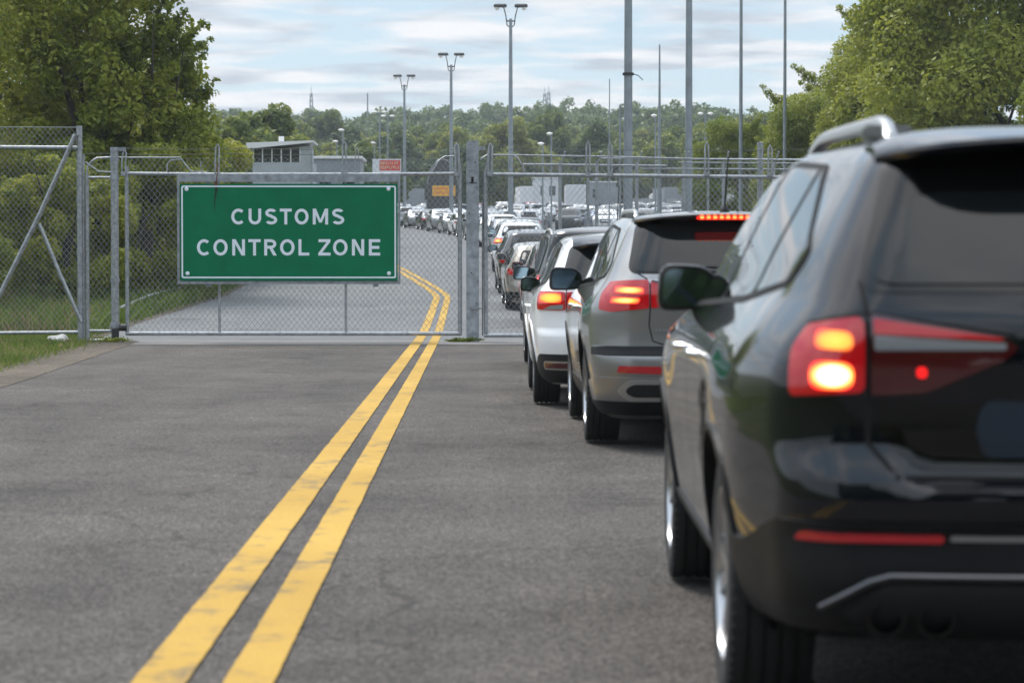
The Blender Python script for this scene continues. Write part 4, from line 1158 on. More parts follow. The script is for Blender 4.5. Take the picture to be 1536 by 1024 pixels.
mb.box(gx(310), gx(318), SY+.056, SY+.10, gh(430), gh(262)); mb.box(gx(560), gx(568), SY+.056, SY+.10, gh(430), gh(262))
mb.build('back_frame', M['galv_flat'], sg)
bw = .035
def ring_strip(px0, px1, py0, py1, w):
    mb = MB(); y = SY-.003
    a0, a1, b0, b1 = gx(px0), gx(px1), gh(py1), gh(py0)
    o = round_poly([(a0, b0), (a1, b0), (a1, b1), (a0, b1)], .04, 6); i = round_poly([(a0+w, b0+w), (a1-w, b0+w), (a1-w, b1-w), (a0+w, b1-w)], .025, 6)
    n = len(o); vs = [(p, y, q) for p, q in o]+[(p, y, q) for p, q in i]
    mb.add(vs, [(k, (k+1) % n, n+(k+1) % n, n+k) for k in range(n)]); return mb
ring_strip(274.6, 594.6, 279.2, 417.2, .026).build('border', M['sign_white'], sg)
for px, py in ((282.5, 284.5), (583.5, 284), (283.5, 410), (584, 410)):
    MB().lathe([(0, -.012), (.024, -.012), (.032, -.006), (.034, 0)], 18, 'y', (gx(px), SY-.003, gh(py))).build('bolt', M['sign_white'], sg, True)
mb = MB(); mb.box(gx(324), gx(329), SY-.012, SY-.003, gh(279), gh(273), bev=.003); mb.tube([(gx(327), SY-.01, gh(274)), (gx(328.5), SY-.04, gh(262)), (gx(329.5), SY-.03, gh(246))], .009, 6)
mb.build('bracket', M['rust'], sg)
vs = [(gx(325), SY-.002, gh(279)), (gx(329), SY-.002, gh(279)), (gx(328.5), SY-.002, gh(287)), (gx(325.5), SY-.002, gh(300)), (gx(324), SY-.002, gh(318)), (gx(323.4), SY-.002, gh(318)), (gx(323.8), SY-.002, gh(300)), (gx(325), SY-.002, gh(287))]
mesh_obj('stain', vs, [tuple(range(8))], M['stain'], sg)
# lettering drawn as outlines
def letter(mb, ch, x, z, w, h, t):
    k = [0]
    def q(pts):
        k[0] += 1; y = SY-.0035-.0004*k[0]
        mb.add([(x+a, y, z+b) for a, b in pts], [tuple(range(len(pts)))])
    def arc(cx, cz, rx, rz, a0, a1, n=28):
        k[0] += 1; y = SY-.0035-.0004*k[0]; vs = []
        for i in range(n+1):
            a = R(a0+(a1-a0)*i/n); c, s = math.cos(a), math.sin(a)
            vs += [(x+cx+rx*c, y, z+cz+rz*s), (x+cx+(rx-t)*c, y, z+cz+(rz-t)*s)]
        mb.add(vs, [(2*i, 2*i+1, 2*i+3, 2*i+2) for i in range(n)])
    def rect(a, b, c, d): q([(a, b), (c, b), (c, d), (a, d)])
    if ch == 'C': arc(w*.53, h/2, w*.53, h/2, 47, 313, 40)
    elif ch == 'O': arc(w/2, h/2, w/2, h/2, 0, 360, 48)
    elif ch == 'U':
        rect(0, w/2, t, h); rect(w-t, w/2, w, h); arc(w/2, w/2, w/2, w/2, 180, 360)
    elif ch == 'S':
        r1 = h*.272; rx = w*.47
        arc(w/2, h-r1, rx, r1, 28, 270-12, 26); r2 = h*.285; arc(w/2+.002, r2, rx*1.04, r2, 208-360, 90-10, 26)
        q([(w*.34, h*.50), (w*.44, h-2*r1+t*1.0+.004), (w*.66, 2*r2-.002), (w*.60, 2*r2-t-.003)][::1])
    elif ch == 'T': rect(0, h-t, w, h); rect(w/2-t/2, 0, w/2+t/2, h-t)
    elif ch == 'L': rect(0, 0, t, h); rect(t, 0, w, t)
    elif ch == 'E': rect(0, 0, t, h); rect(t, 0, w, t); rect(t, h-t, w, h); rect(t, h/2-t/2, w*.92, h/2+t/2)
    elif ch == 'N': rect(0, 0, t, h); rect(w-t, 0, w, h); q([(t*.05, h), (t*1.15, h), (w-t*.05, 0), (w-t*1.15, 0)])
    elif ch == 'M':
        rect(0, 0, t, h); rect(w-t, 0, w, h); q([(t*.05, h), (t*1.1, h), (w/2+t*.45, h*.12), (w/2-t*.45, h*.12)]); q([(w-t*.05, h), (w-t*1.1, h), (w/2-t*.45, h*.12), (w/2+t*.45, h*.12)])
    elif ch == 'Z': rect(.003, h-t, w-.004, h); rect(0, 0, w, t); q([(0, t*.85), (t*1.2, t*.85), (w-.004, h-t*.85), (w-t*1.25, h-t*.85)])
    elif ch == 'R':
        rect(0, 0, t, h); rw = h*.29
        rect(t, h-t, w*.5, h); rect(t, h-2*rw, w*.5, h-2*rw+t); arc(w*.5, h-rw, w*.46, rw, -90, 90, 20); q([(w*.38, h-2*rw+t*.3), (w*.38+t*1.15, h-2*rw+t*.3), (w, 0), (w-t*1.2, 0)])
S_ = 4.151
for name, y0, y1, L_ in (('lettering', 388, 486, [('C', 411, 495), ('U', 518, 596), ('S', 619, 695), ('T', 711, 785), ('O', 803, 889), ('M', 915, 1010), ('S', 1033, 1110)]),
                         ('lettering', 577, 678, [('C', 198, 282), ('O', 300, 388), ('N', 416, 495), ('T', 516, 592), ('R', 614, 692), ('O', 712, 802), ('L', 826, 893), ('Z', 949, 1025), ('O', 1040, 1130), ('N', 1157, 1233), ('E', 1262, 1332)])):
    mb = MB()
    for ch, a, b in L_:
        xa, xb = gx(250+a/S_), gx(250+b/S_); za, zb = gh(220+y1/S_), gh(220+y0/S_)
        letter(mb, ch, xa, za, xb-xa, zb-za, .049)
    mb.build(name, M['sign_white'], sg)
at0(sg)
# ------------------------------------------------------------------ trees
def leaf_mat(name, c0, c1, c2, trans=.35):
    m, nt, b, out = new_mat(name)
    tc = N(nt, 'ShaderNodeTexCoord'); ge = N(nt, 'ShaderNodeNewGeometry'); oi = N(nt, 'ShaderNodeObjectInfo')
    n = N(nt, 'ShaderNodeTexNoise', i_Scale=.55, i_Detail=4.0, i_Roughness=.6); nt.links.new(ge.outputs['Position'], n.inputs[0])
    a = N(nt, 'ShaderNodeMath', operation='MULTIPLY_ADD'); a.inputs[1].default_value = .35; nt.links.new(ge.outputs['Random Per Island'], a.inputs[0]); nt.links.new(n.outputs[0], a.inputs[2])
    a2 = N(nt, 'ShaderNodeMath', operation='MULTIPLY_ADD'); a2.inputs[1].default_value = .30; nt.links.new(oi.outputs['Random'], a2.inputs[0]); nt.links.new(a.outputs[0], a2.inputs[2])
    c = ramp(nt, a2.outputs[0], [(.45, c0), (.80, c1), (1.08, c2)])
    nt.links.new(c, b.inputs['Base Color']); b.inputs['Roughness'].default_value = .55; b.inputs['Specular IOR Level'].default_value = .4
    tr = N(nt, 'ShaderNodeBsdfTranslucent'); nt.links.new(c, tr.inputs[0])
    mx = N(nt, 'ShaderNodeMixShader'); mx.inputs[0].default_value = trans
    nt.links.new(b.outputs[0], mx.inputs[1]); nt.links.new(tr.outputs[0], mx.inputs[2]); nt.links.new(mx.outputs[0], out.inputs[0])
    return m
M['leaf'] = leaf_mat('leaf_green', (.085, .130, .014), (.19, .235, .028), (.32, .34, .048), .48)
M['leaf_sun'] = leaf_mat('leaf_yellow_green', (.11, .155, .014), (.23, .275, .032), (.36, .36, .05), .5)
M['leaf_far'] = leaf_mat('leaf_far_green', (.060, .105, .020), (.155, .20, .038), (.30, .31, .06), .42)
M['leaf_cool'] = leaf_mat('leaf_dark_green', (.035, .075, .022), (.075, .125, .034), (.14, .19, .05), .35)
M['bark'] = simple('bark', (.055, .045, .035), .95, noise=.4, nscale=6, bump=.6, bscale=14)

def leaves_mesh(centres, radii, n, size, seed, flat=.8, shell=.35, droop=.2):
    """n leaf-sized quads scattered round clump centres"""
    g = np.random.default_rng(seed); centres = np.asarray(centres); radii = np.asarray(radii)
    pr = radii**2; pr = pr/pr.sum(); k = g.choice(len(centres), n, p=pr)
    d = g.normal(size=(n, 3)); d /= np.linalg.norm(d, axis=1)[:, None]
    rr = g.random(n)**shell
    P = centres[k]+d*(rr*radii[k])[:, None]*np.array([1, 1, flat])
    nrm = d*.55+g.normal(size=(n, 3))*.6+np.array([0, 0, .45]); nrm /= np.linalg.norm(nrm, axis=1)[:, None]
    t = np.cross(nrm, g.normal(size=(n, 3))); t /= np.linalg.norm(t, axis=1)[:, None]
    b = np.cross(nrm, t); s = size*(.6+.8*g.random(n))[:, None]
    V = np.empty((n, 4, 3)); V[:, 0] = P-t*s*.62; V[:, 1] = P-b*s*.34+nrm*s*.05; V[:, 2] = P+t*s*.62; V[:, 3] = P+b*s*.34+nrm*s*.05
    return V.reshape(-1, 3)
def quads_obj(name, V, mat, parent=None):
    n = len(V)//4; me = bpy.data.meshes.new(name); me.vertices.add(n*4); me.vertices.foreach_set('co', V.astype(np.float32).ravel())
    me.loops.add(n*4); me.loops.foreach_set('vertex_index', np.arange(n*4, dtype=np.int32)); me.polygons.add(n)
    me.polygons.foreach_set('loop_start', np.arange(0, n*4, 4, dtype=np.int32)); me.polygons.foreach_set('loop_total', np.full(n, 4, dtype=np.int32))
    me.materials.append(mat); me.update(); me.validate()
    return link(bpy.data.objects.new(name, me), parent)
def crown_clumps(seed, h, r, base, n, kind='round'):
    g = np.random.default_rng(seed); C = []; Rr = []
    for i in range(n):
        while True:
            p = g.uniform(-1, 1, 3)
            if np.linalg.norm(p) < 1: break
        p = p/np.linalg.norm(p)*np.linalg.norm(p)**.45
        zz = (p[2]+1)/2
        wid = (1.0 if kind == 'round' else 1.15-.55*zz)*(1+.18*math.sin(3*math.atan2(p[1], p[0])+seed))
        C.append((p[0]*r*wid, p[1]*r*wid, base+(h-base)*zz*(.94+.1*g.random()))); Rr.append(r*g.uniform(.16, .34))
    return C, Rr
def make_tree(label, group, h, r, base, nl, ls, seed, mat, nclump=46, kind='round', name='tree', sticks=0, parts=True, limbs=9):
    root = empty(name); tag(root, label, 'tree', group)
    C, Rr = crown_clumps(seed, h, r, base, nclump, kind)
    g = np.random.default_rng(seed+5)
    for _ in range(sticks):      # shoots that stand out of the outline
        a = g.uniform(0, 2*PI); zz = g.uniform(.45, .98); o = np.array([math.cos(a), math.sin(a), .75]); o /= np.linalg.norm(o)
        b = np.array([0, 0, base+(h-base)*zz*.9])+o*r*np.array([.8, .8, .4])
        for q in range(5): C.append(tuple(b+o*q*.30*r/3+g.normal(size=3)*.05)); Rr.append(r*(.13-.018*q))
    V = leaves_mesh(C, Rr, nl, ls, seed)
    quads_obj('crown', V, mat, root)
    mb = MB(); tr = h*.018+.04
    lean = g.uniform(-.04, .04, 2)
    zt = base+(h-base)*.6
    P = [(lean[0]*t*h, lean[1]*t*h, -.2+(zt+.2)*t) for t in (0, .15, .4, .7, 1)]
    mb.tube(P, [tr*1.35, tr, tr*.85, tr*.6, tr*.25], 8)
    idx = g.choice(len(C), min(limbs, len(C)), replace=False)
    for i in idx:
        c = np.array(C[i]); t = g.uniform(.35, .85); s = np.array([lean[0]*t*h, lean[1]*t*h, zt*t]); m = s+(c-s)*.5+np.array([0, 0, -.05*h])
        mb.tube([tuple(s), tuple(m), tuple(c)], [tr*.42, tr*.26, tr*.08], 5)
    mb.build('trunk', M['bark'], root, True)
    return root
def place_tree(proto, x, y, s=1.0, rz=0, label=None, first=False, z=None, sz=1.0):
    o = proto if first else copy_tree(proto)
    o.location = (x, y, (gz_(x, y) if z is None else z)-.05); o.rotation_euler = (0, 0, rz); o.scale = (s, s, s*sz)
    if label: o['label'] = label
    return o

# big trees on the left verge
tA = make_tree('tall leafy tree filling the top left corner behind the braced fence panel', None, 13.0, 4.6, .8, 90000, .105, 3, M['leaf_sun'], 120, 'round', sticks=36)
place_tree(tA, -14.4, 64, 1, .4, first=True)
tB = make_tree('slender tree with ragged shoots at the right end of the left tree mass', None, 7.3, 1.9, .3, 27000, .092, 9, M['leaf_sun'], 46, 'cone', sticks=26)
place_tree(tB, -8.45, 63.5, 1.0, 1.1, first=True)
place_tree(tB, -9.6, 63, 1.30, 2.6, 'bushy tree behind the round gate post, merging with the tall left tree')
place_tree(tA, -15.5, 80, .95, 2.2, 'tall leafy tree far left, behind the corner tree')
bushes = [(-9.2, 55.5, 3.4), (-11.0, 51.5, 3.3), (-13.0, 53.5, 4.0), (-7.9, 60.0, 3.8), (-8.7, 66.5, 4.6), (-8.6, 70.5, 4.6), (-14.0, 47.5, 3.3), (-10.6, 62, 4.3), (-9.5, 78, 5.0)]
bl = ['round bush behind the diagonal brace', 'low bush left of the narrow infill fence', 'broad bush at the far left behind the mesh', 'bush seen through the gate mesh left of the sign', 'tall bush behind the upper left corner of the sign',
      'bush above the left end of the gate top rail', 'bush cut off by the left edge of the picture', 'bush beneath the slender ragged tree', 'bush just left of the grey guard booth']
tC = make_tree('x', 'bushes along the left verge', 4.0, 1.7, .15, 24000, .095, 21, M['leaf_sun'], 40, 'round', name='bush', sticks=5, limbs=5)
tC['category'] = 'bush'
for i, (x, y, h) in enumerate(bushes):
    place_tree(tC, x, y, h/4.0, i*1.3, bl[i], first=(i == 0))

# right hand trees
tD = make_tree('large green tree at the right edge above the black SUV', None, 13.5, 5.2, .4, 150000, .16, 33, M['leaf'], 130, 'round', sticks=10)
place_tree(tD, 19.2, 92, 1.0, 0, first=True, sz=1.05)
place_tree(tD, 27.5, 98, 1.0, 2, 'large green tree in the top right corner, cut off by the frame')
place_tree(tD, 17.4, 99, .70, 4, 'middle sized tree at the left end of the right tree mass')
place_tree(tD, 21.0, 80, .55, 5, 'smaller tree in front of the large right hand tree, over the car roof')
for i, (x, y, s, l) in enumerate(((15.0, 108, .52, 'low tree left of the right tree mass, near the two thin masts'), (13.0, 122, .46, 'low tree between the two thin masts'), (17.5, 112, .6, 'tree low behind the thin right mast'))):
    place_tree(tD, x, y, s, i*1.7, l)

# woodland beyond the yard: single trees
protos = []
for i, (h, r, m, kd) in enumerate(((9.5, 4.8, 'leaf_far', 'round'), (10.5, 4.3, 'leaf_far', 'round'), (9.0, 4.8, 'leaf_cool', 'round'), (10.5, 3.6, 'leaf_cool', 'cone'))):
    protos.append(make_tree('x', 'woodland trees beyond the parking area', h, r, .1, 16000, .40, 50+i, M[m], 60, kd, name='tree', limbs=5))
rt = random.Random(5); used = [False]*4
rowlab = ['woodland tree in the nearest row beyond the parking area', 'woodland tree in the middle rows beyond the parking area', 'woodland tree high on the slope under the skyline']
for ri, (d, step, smin, smax) in enumerate(((302, 6.8, .8, 1.05), (322, 6.6, .85, 1.15), (345, 6.6, .85, 1.15), (372, 6.4, .85, 1.08), (408, 6.6, .82, 1.02), (446, 6.8, .8, 1.0))):
    hw = d*.215; x = -hw
    while x < hw*1.02:
        y = d+rt.uniform(-12, 12); xx = x+rt.uniform(-2, 2)
        if False: x += step; continue
        k = rt.choice([0, 0, 1, 2, 1, 1, 3, 0] if ri < 4 else [2, 3, 2, 0, 1])
        o = place_tree(protos[k], xx, y, rt.uniform(smin, smax), rt.uniform(0, 6), rowlab[min(2, ri//2)], first=not used[k], sz=rt.uniform(.85, 1.08)); used[k] = True
        if True: o['group'] = ('nearest woodland trees', 'middle woodland trees', 'woodland trees on the slope')[min(2, ri//2)]
        x += step*rt.uniform(.75, 1.2)
# mid left stand behind the guard booth
for i, (px, d, s) in enumerate(((345, 150, .68), (395, 165, .74), (440, 175, .68), (372, 190, .76), (505, 200, .66), (550, 215, .7), (410, 215, .82))):
    o = place_tree(protos[(0, 1, 0, 2, 2, 0, 1)[i]], spot(px, d), d, s, i*1.9, ['yellow green tree just right of the slender ragged tree', 'tree directly above the left end of the guard booth roof', 'tree directly above the right end of the guard booth roof', 'dark tree rising behind the left stand', 'dark tree above the low grey wall', 'tree above the board with red lettering', 'tall tree at the back of the left stand'][i]); o['group'] = 'trees behind the guard booth'
# the far wooded ridge
def far_wood():
    g = np.random.default_rng(77); VS = []
    for i in range(620):
        d = g.uniform(480, 830); x = g.uniform(-.24, .24)*d; h = g.uniform(8, 11.5); r = g.uniform(3, 5)
        C, Rr = crown_clumps(int(g.integers(1e6)), h, r, .2, 14, 'cone' if g.random() < .4 else 'round')
        V = leaves_mesh(C, np.array(Rr)*1.25, 620, .85, int(g.integers(1e6)))
        V = V+np.array([x, d, gz_(x, d)]); VS.append(V)
    o = quads_obj('forest', np.concatenate(VS), M['leaf_cool'])
    tag(o, 'dark wooded ridge along the skyline', 'forest', kind='stuff')
far_wood()
# unseen trees added behind the viewpoint to darken what the car paint reflects
for i, (x, y, s) in enumerate(((-21, -44, 1.0), (-13, -50, 1.1), (-5, -52, 1.05), (3, -51, 1.15), (11, -50, 1.05), (19, -46, 1.1), (27, -38, 1.0), (34, -25, 1.0), (-26, -34, .9))):
    o = place_tree(protos[2], x, y, s*1.55, i, 'unseen tree added behind the viewpoint to darken reflections in the car paint'); o['group'] = 'trees added behind the viewpoint'

# ------------------------------------------------------------------ grass verge
def blades(name, n, xr, yr, hmin, hmax, wid, mats, seed, dens=None, label='', lean=.5):
    g = np.random.default_rng(seed); X = g.uniform(*xr, n*2); Y = g.uniform(*yr, n*2)
    xe = np.interp(Y, XLY, XL)-(np.where(Y < 41, .55, .12)); keep = X < xe+g.normal(size=n*2)*.10
    if dens is not None: keep &= dens(X, Y) > g.random(n*2)
    X, Y = X[keep][:n], Y[keep][:n]; n = len(X)
    Z = pchip(EY, EZ, Y)+.35*sstep(8, 14, -X)*sstep(42, 60, Y)
    H = g.uniform(hmin, hmax, n)*(.6+.8*g.random(n)); a = g.uniform(0, 2*PI, n); ln = g.normal(size=(n, 2))*lean*H[:, None]
    V = np.empty((n, 4, 3)); w = wid*(.6+.8*g.random(n))
    V[:, 0] = np.stack([X-np.cos(a)*w, Y-np.sin(a)*w, Z-.01], 1); V[:, 1] = np.stack([X+np.cos(a)*w, Y+np.sin(a)*w, Z-.01], 1)
    V[:, 2] = np.stack([X+np.cos(a)*w*.6+ln[:, 0]*.5, Y+ln[:, 1]*.5, Z+H*.65], 1); V[:, 3] = np.stack([X+ln[:, 0], Y+ln[:, 1], Z+H], 1)
    o = quads_obj(name, V.reshape(-1, 3), mats); tag(o, label, 'grass', kind='stuff'); return o
M['blade'] = leaf_mat('grass_blade', (.06, .11, .014), (.12, .18, .03), (.21, .24, .06), .4)
M['dry'] = leaf_mat('dry_grass', (.16, .12, .06), (.26, .19, .11), (.38, .28, .18), .3)
blades('grass', 80000, (-16, -5), (25, 46), .03, .10, .006, M['blade'], 1, label='short green grass on the verge before and under the left fence')
blades('grass', 90000, (-18, -6), (45, 84), .10, .38, .012, M['blade'], 2, label='longer grass along the yard road behind the left fence')
def patchy(X, Y): return np.clip(.5+.9*np.sin(X*1.1+1)*np.sin(Y*.45+2), 0, 1)*sstep(6.9, 7.6, -X)
blades('weeds', 5200, (-14, -6.5), (42, 60), .12, .42, .007, M['dry'], 3, patchy, lean=.22, label='dry straw coloured weeds behind the left fence')
blades('weeds', 3000, (-11, -5.2), (27, 41), .03, .10, .006, M['dry'], 4, label='sparse dry stalks in the short verge grass')
# ------------------------------------------------------------------ masts and lamps
M['pole'] = simple('mast_steel', (.25, .28, .30), .5, .35, noise=.2, nscale=3)
M['lamp_dark'] = simple('lamp_head', (.05, .05, .05), .5)
M['globe'] = simple('lamp_globe', (.75, .74, .72), .3, emit=(1, .93, .85), estr=.08)
def mast(px, d, top_py, r0, r1, label, straps=()):
    x = spot(px, d); z0 = gz_(x, d); z1 = ht(top_py, d)
    o = tag(empty('mast', (x, d, z0)), label, 'mast', 'tall bare masts in the yard')
    MB().tube([(0, 0, -.2), (0, 0, (z1-z0)*.5), (0, 0, z1-z0)], [r0, (r0+r1)/2, r1], 20).build('pole', M['pole'], o, True)
    MB().lathe([(r0*1.0, .5), (r0*1.7, .12), (r0*1.9, 0), (r0*1.9, -.1)], 20, 'z').build('base', M['galv_flat'], o, True)
    if straps:
        mb = MB()
        for s in straps: mb.lathe([(r0*.98, -.03), (r0*1.15, -.03), (r0*1.15, .03), (r0*.98, .03)], 20, 'z', (0, 0, ht(s, d)-z0))
        mb.tube([(r0, 0, ht(straps[0], d)-z0), (r0*2.0, 0, ht(straps[0]+2, d)-z0), (r0*2.9, -.05, ht(straps[0]+9, d)-z0)], .012, 6)
        mb.build('strap', M['alloy_dark'], o, True)
    return o
mast(942, 62, -150, .125, .088, 'thickest bare mast, left of the pair that rises over the dark SUVs', (112,))
mast(1033, 70, -150, .115, .082, 'second thickest bare mast, above the grey SUV roof')
mast(1111, 96, -150, .085, .050, 'slim dark mast right of the two thick masts')
mast(1177, 100, -150, .085, .045, 'slim dark mast nearest the right hand trees')
mast(989, 120, 68, .13, .035, 'tapering mast with its top in the sky between the two thick masts')
mast(914, 150, 119, .05, .03, 'thin pale mast left of the thickest mast')
mast(930, 95, 158, .045, .04, 'short thin mast hugging the left side of the thickest mast')

def flood(px, d, top_py, arm, label, group='floodlight poles along the yard road', q=1.0):
    x = spot(px, d); z0 = gz_(x, d); h = ht(top_py, d)-z0
    o = tag(empty('street_lamp', (x, d, z0)), label, 'lamp post', group)
    MB().tube([(0, 0, -.2), (0, 0, h*.5), (0, 0, h-.55*q)], [.13*q, .10*q, .07*q], 14).build('pole', M['pole'], o, True)
    mb = MB()
    for s in (-1, 1):
        mb.tube([(0, 0, h-.95*q), (s*.16*q, 0, h-.85*q), (s*.22*q, 0, h-.4*q), (s*arm*.55, 0, h-.02), (s*arm, 0, h)], .028*q, 6)
    mb.tube([(-.20*q, 0, h-.65*q), (.20*q, 0, h-.65*q)], .035*q, 6)
    mb.build('arm', M['alloy_dark'], o, True)
    for s in (-1, 1):
        for k, dx in enumerate((arm*.62, arm*1.0)):
            mb = MB(); loft_box(mb, [(-.20*q, s*dx, h+.05, .10*q, .03*q), (-.14*q, s*dx, h+.06, .19*q, .075*q), (.14*q, s*dx, h+.06, .19*q, .075*q), (.2*q, s*dx, h+.05, .1*q, .03*q)], 12)
            f = mb.build('lamp_head', M['lamp_dark'], o, True)
            if k: MB().lathe([(0, -.13), (.10, -.10), (.14, 0), (.12, .06), (0, .08)], 14, 'z', (s*(dx+.04), 0, h-.10)).build('bulb', M['globe'], f, True)
    return o
flood(766, 150, 12, .78, 'tallest floodlight pole with four lamp heads, right of the centre gate post', q=1.33)
flood(677, 186, 84, .74, 'floodlight pole between the tallest one and the lowest of the three', q=1.33)
flood(607, 208, 116, .70, 'third floodlight pole, the one farthest left, over the right end of the sign', q=1.24)
def small_lamp(px, d, top_py, label, heads=1, hs=.13):
    x = spot(px, d); z0 = gz_(x, d); h = ht(top_py, d)-z0
    o = tag(empty('street_lamp', (x, d, z0)), label, 'lamp post', 'small globe lamps in the yard')
    MB().tube([(0, 0, -.2), (0, 0, h)], [.06, .045], 10).build('pole', M['pole'], o, True)
    hx = [0] if heads == 1 else [-.32, .32]
    if heads == 2: MB().tube([(-.32, 0, h), (0, 0, h-.1), (.32, 0, h)], .025, 6).build('arm', M['pole'], o, True)
    for a in hx: MB().lathe([(0, -.8*hs), (.7*hs, -.55*hs), (1.5*hs, 0), (1.2*hs, .4*hs), (0, .7*hs)], 14, 'z', (a-.1 if heads == 1 else a, 0, h)).build('lamp_head', M['globe'], o, True)
    return o
for px, d, py, l, hn in ((570, 175, 169, 'twin globe lamp left of the third floodlight pole', 2), (582, 180, 175, 'globe lamp close beside the twin globe lamp', 2), (515, 150, 196, 'globe lamp above the low grey wall', 1), (506, 170, 213, 'lowest small lamp above the low grey wall', 1),
                     (827, 150, 201, 'globe lamp right of the tallest floodlight pole', 1), (814, 140, 216, 'short lamp just right of the tallest floodlight pole', 1), (1058, 160, 171, 'twin globe lamp right of the second thick mast', 2), (983, 150, 174, 'globe lamp beside the tapering mast', 1), (562, 200, 215, 'short lamp above the board with red lettering', 1)):
    small_lamp(px, d, py, l, hn)
# lattice towers on the ridge
def tower(px, d, py, label, w=2.2):
    x = spot(px, d); z0 = gz_(x, d); h = ht(py, d)-z0
    o = tag(empty('lattice_tower', (x, d, z0)), label, 'tower'); mb = MB()
    for sx in (-1, 1):
        for sy in (-1, 1): mb.tube([(sx*w/2, sy*w/2, 0), (sx*w*.12, sy*w*.12, h)], .16, 4)
    n = 12
    for i in range(n):
        t0, t1 = i/n, (i+1)/n; a0, a1 = w/2*(1-t0)+w*.12*t0, w/2*(1-t1)+w*.12*t1
        for sy in (-1, 1): mb.tube([(-a0, sy*a0, h*t0), (a1, sy*a1, h*t1)], .08, 3); mb.tube([(a0, sy*a0, h*t0), (-a1, sy*a1, h*t1)], .08, 3)
    mb.build('frame', M['pole'], o); MB().tube([(0, 0, h), (0, 0, h+2)], .08, 4).build('antenna', M['pole'], o)
tower(468, 780, 141, 'small lattice tower on the ridge left of the floodlights', 2.2)
tower(817, 780, 141, 'left of two thin lattice towers on the ridge', 2.4)
tower(823, 780, 139, 'right of two thin lattice towers on the ridge', 2.4)
mk = mast(552, 560, 141, .22, .15, 'far thin pole on the ridge above the twin globe lamps'); mk['group'] = 'far poles'

# ------------------------------------------------------------------ guard booth and yard buildings
M['panel'] = simple('painted_panel', (.40, .43, .45), .5, noise=.12, nscale=2)
M['roof'] = simple('pale_roof', (.72, .72, .72), .5, noise=.08, nscale=1)
M['win_dark'] = simple('booth_glass', (.02, .025, .03), .06, 0, 0, .8)
M['concrete'] = simple('concrete', (.32, .33, .33), .85, noise=.25, nscale=2, bump=.3, bscale=20)
M['white_box'] = simple('white_bodywork', (.66, .67, .69), .45, noise=.08, nscale=1.2)
M['grey_box'] = simple('grey_bodywork', (.24, .26, .28), .5, noise=.15, nscale=1.2)
def booth():
    d = 112; x0, x1 = spot(380, d), spot(470, d); x = (x0+x1)/2; z0 = gz_(x, d); w = x1-x0
    o = tag(empty('guard_booth', (x, d, z0)), 'raised grey guard booth with sloping white roof above the sign', 'building')
    zt, zs = ht(216, d)-z0, ht(244, d)-z0
    MB().box(-w/2, w/2, 0, 2.6, 0, zs, bev=.02).build('wall', M['panel'], o)
    mb = MB()
    vs = [(-w/2-.25, -.35, zt+.02), (w/2+.05, -.35, zt+.12), (w/2+.05, 2.9, zt+.12), (-w/2-.25, 2.9, zt+.02)]; t = .20
    mb.add(vs+[(a, b, c-(t*1.4 if a < 0 else t*.4)) for a, b, c in vs], [(0, 1, 2, 3), (7, 6, 5, 4), (0, 4, 5, 1), (1, 5, 6, 2), (2, 6, 7, 3), (3, 7, 4, 0)]); mb.build('roof', M['roof'], o)
    MB().box(-w/2+.08, w/2-.62, .06, 2.5, zs, zt-.22).build('window', M['win_dark'], o)
    for i in range(6):
        xx = -w/2+(w-.60)*i/5; MB().box(xx, xx+.05, .0, .055, zs, zt-.23).build('window_frame', M['roof'], o)
    MB().box(w/2-.60, w/2-.12, .03, 2.5, zs, zt-.12).build('wall', M['panel'], o)
    MB().box(w/2-.10, w/2, -.30, -.20, 0, zt-.02).build('column', M['galv'], o)
    MB().tube([(-.1, .6, zt), (-.1, .6, zt+.35)], .12, 8).build('vent', M['roof'], o, True)
booth()
def block(name, cat, px0, px1, py, d, depth, label, mat, roof='roof', h=None, details=True):
    x0, x1 = spot(px0, d), spot(px1, d); x = (x0+x1)/2; z0 = gz_(x, d); hh = ht(py, d)-z0; w = x1-x0
    o = tag(empty(name, (x, d, z0)), label, cat)
    MB().box(-w/2, w/2, 0, depth, -.2, hh, bev=.02).build('wall', M[mat], o)
    MB().box(-w/2-.12, w/2+.12, -.12, depth+.12, hh+.002, hh+.14, bev=.02).build('roof', M[roof], o)
    mb = MB(); n = max(2, int(w/1.6))
    for i in range(n):
        a = -w/2+w*(i+.25)/n; mb.box(a, a+w*.5/n, -.01, .02, hh*.5, hh*.78)
    mb.build('window', M['win_dark'], o)
    return o
block('storage_shed', 'building', 471, 541, 239, 120, 4, 'low grey flat roofed shed right of the guard booth', 'grey_box')
block('office_building', 'building', 800, 838, 268, 290, 5, 'pale low building behind the first parked rows, right of the tallest floodlight pole', 'white_box')
block('office_building', 'building', 884, 924, 274, 290, 5, 'grey low building left of the thickest mast, beyond the parked cars', 'grey_box')
block('office_building', 'building', 1096, 1150, 270, 288, 5, 'pale low building near the slim masts beyond the concrete blocks', 'white_box')

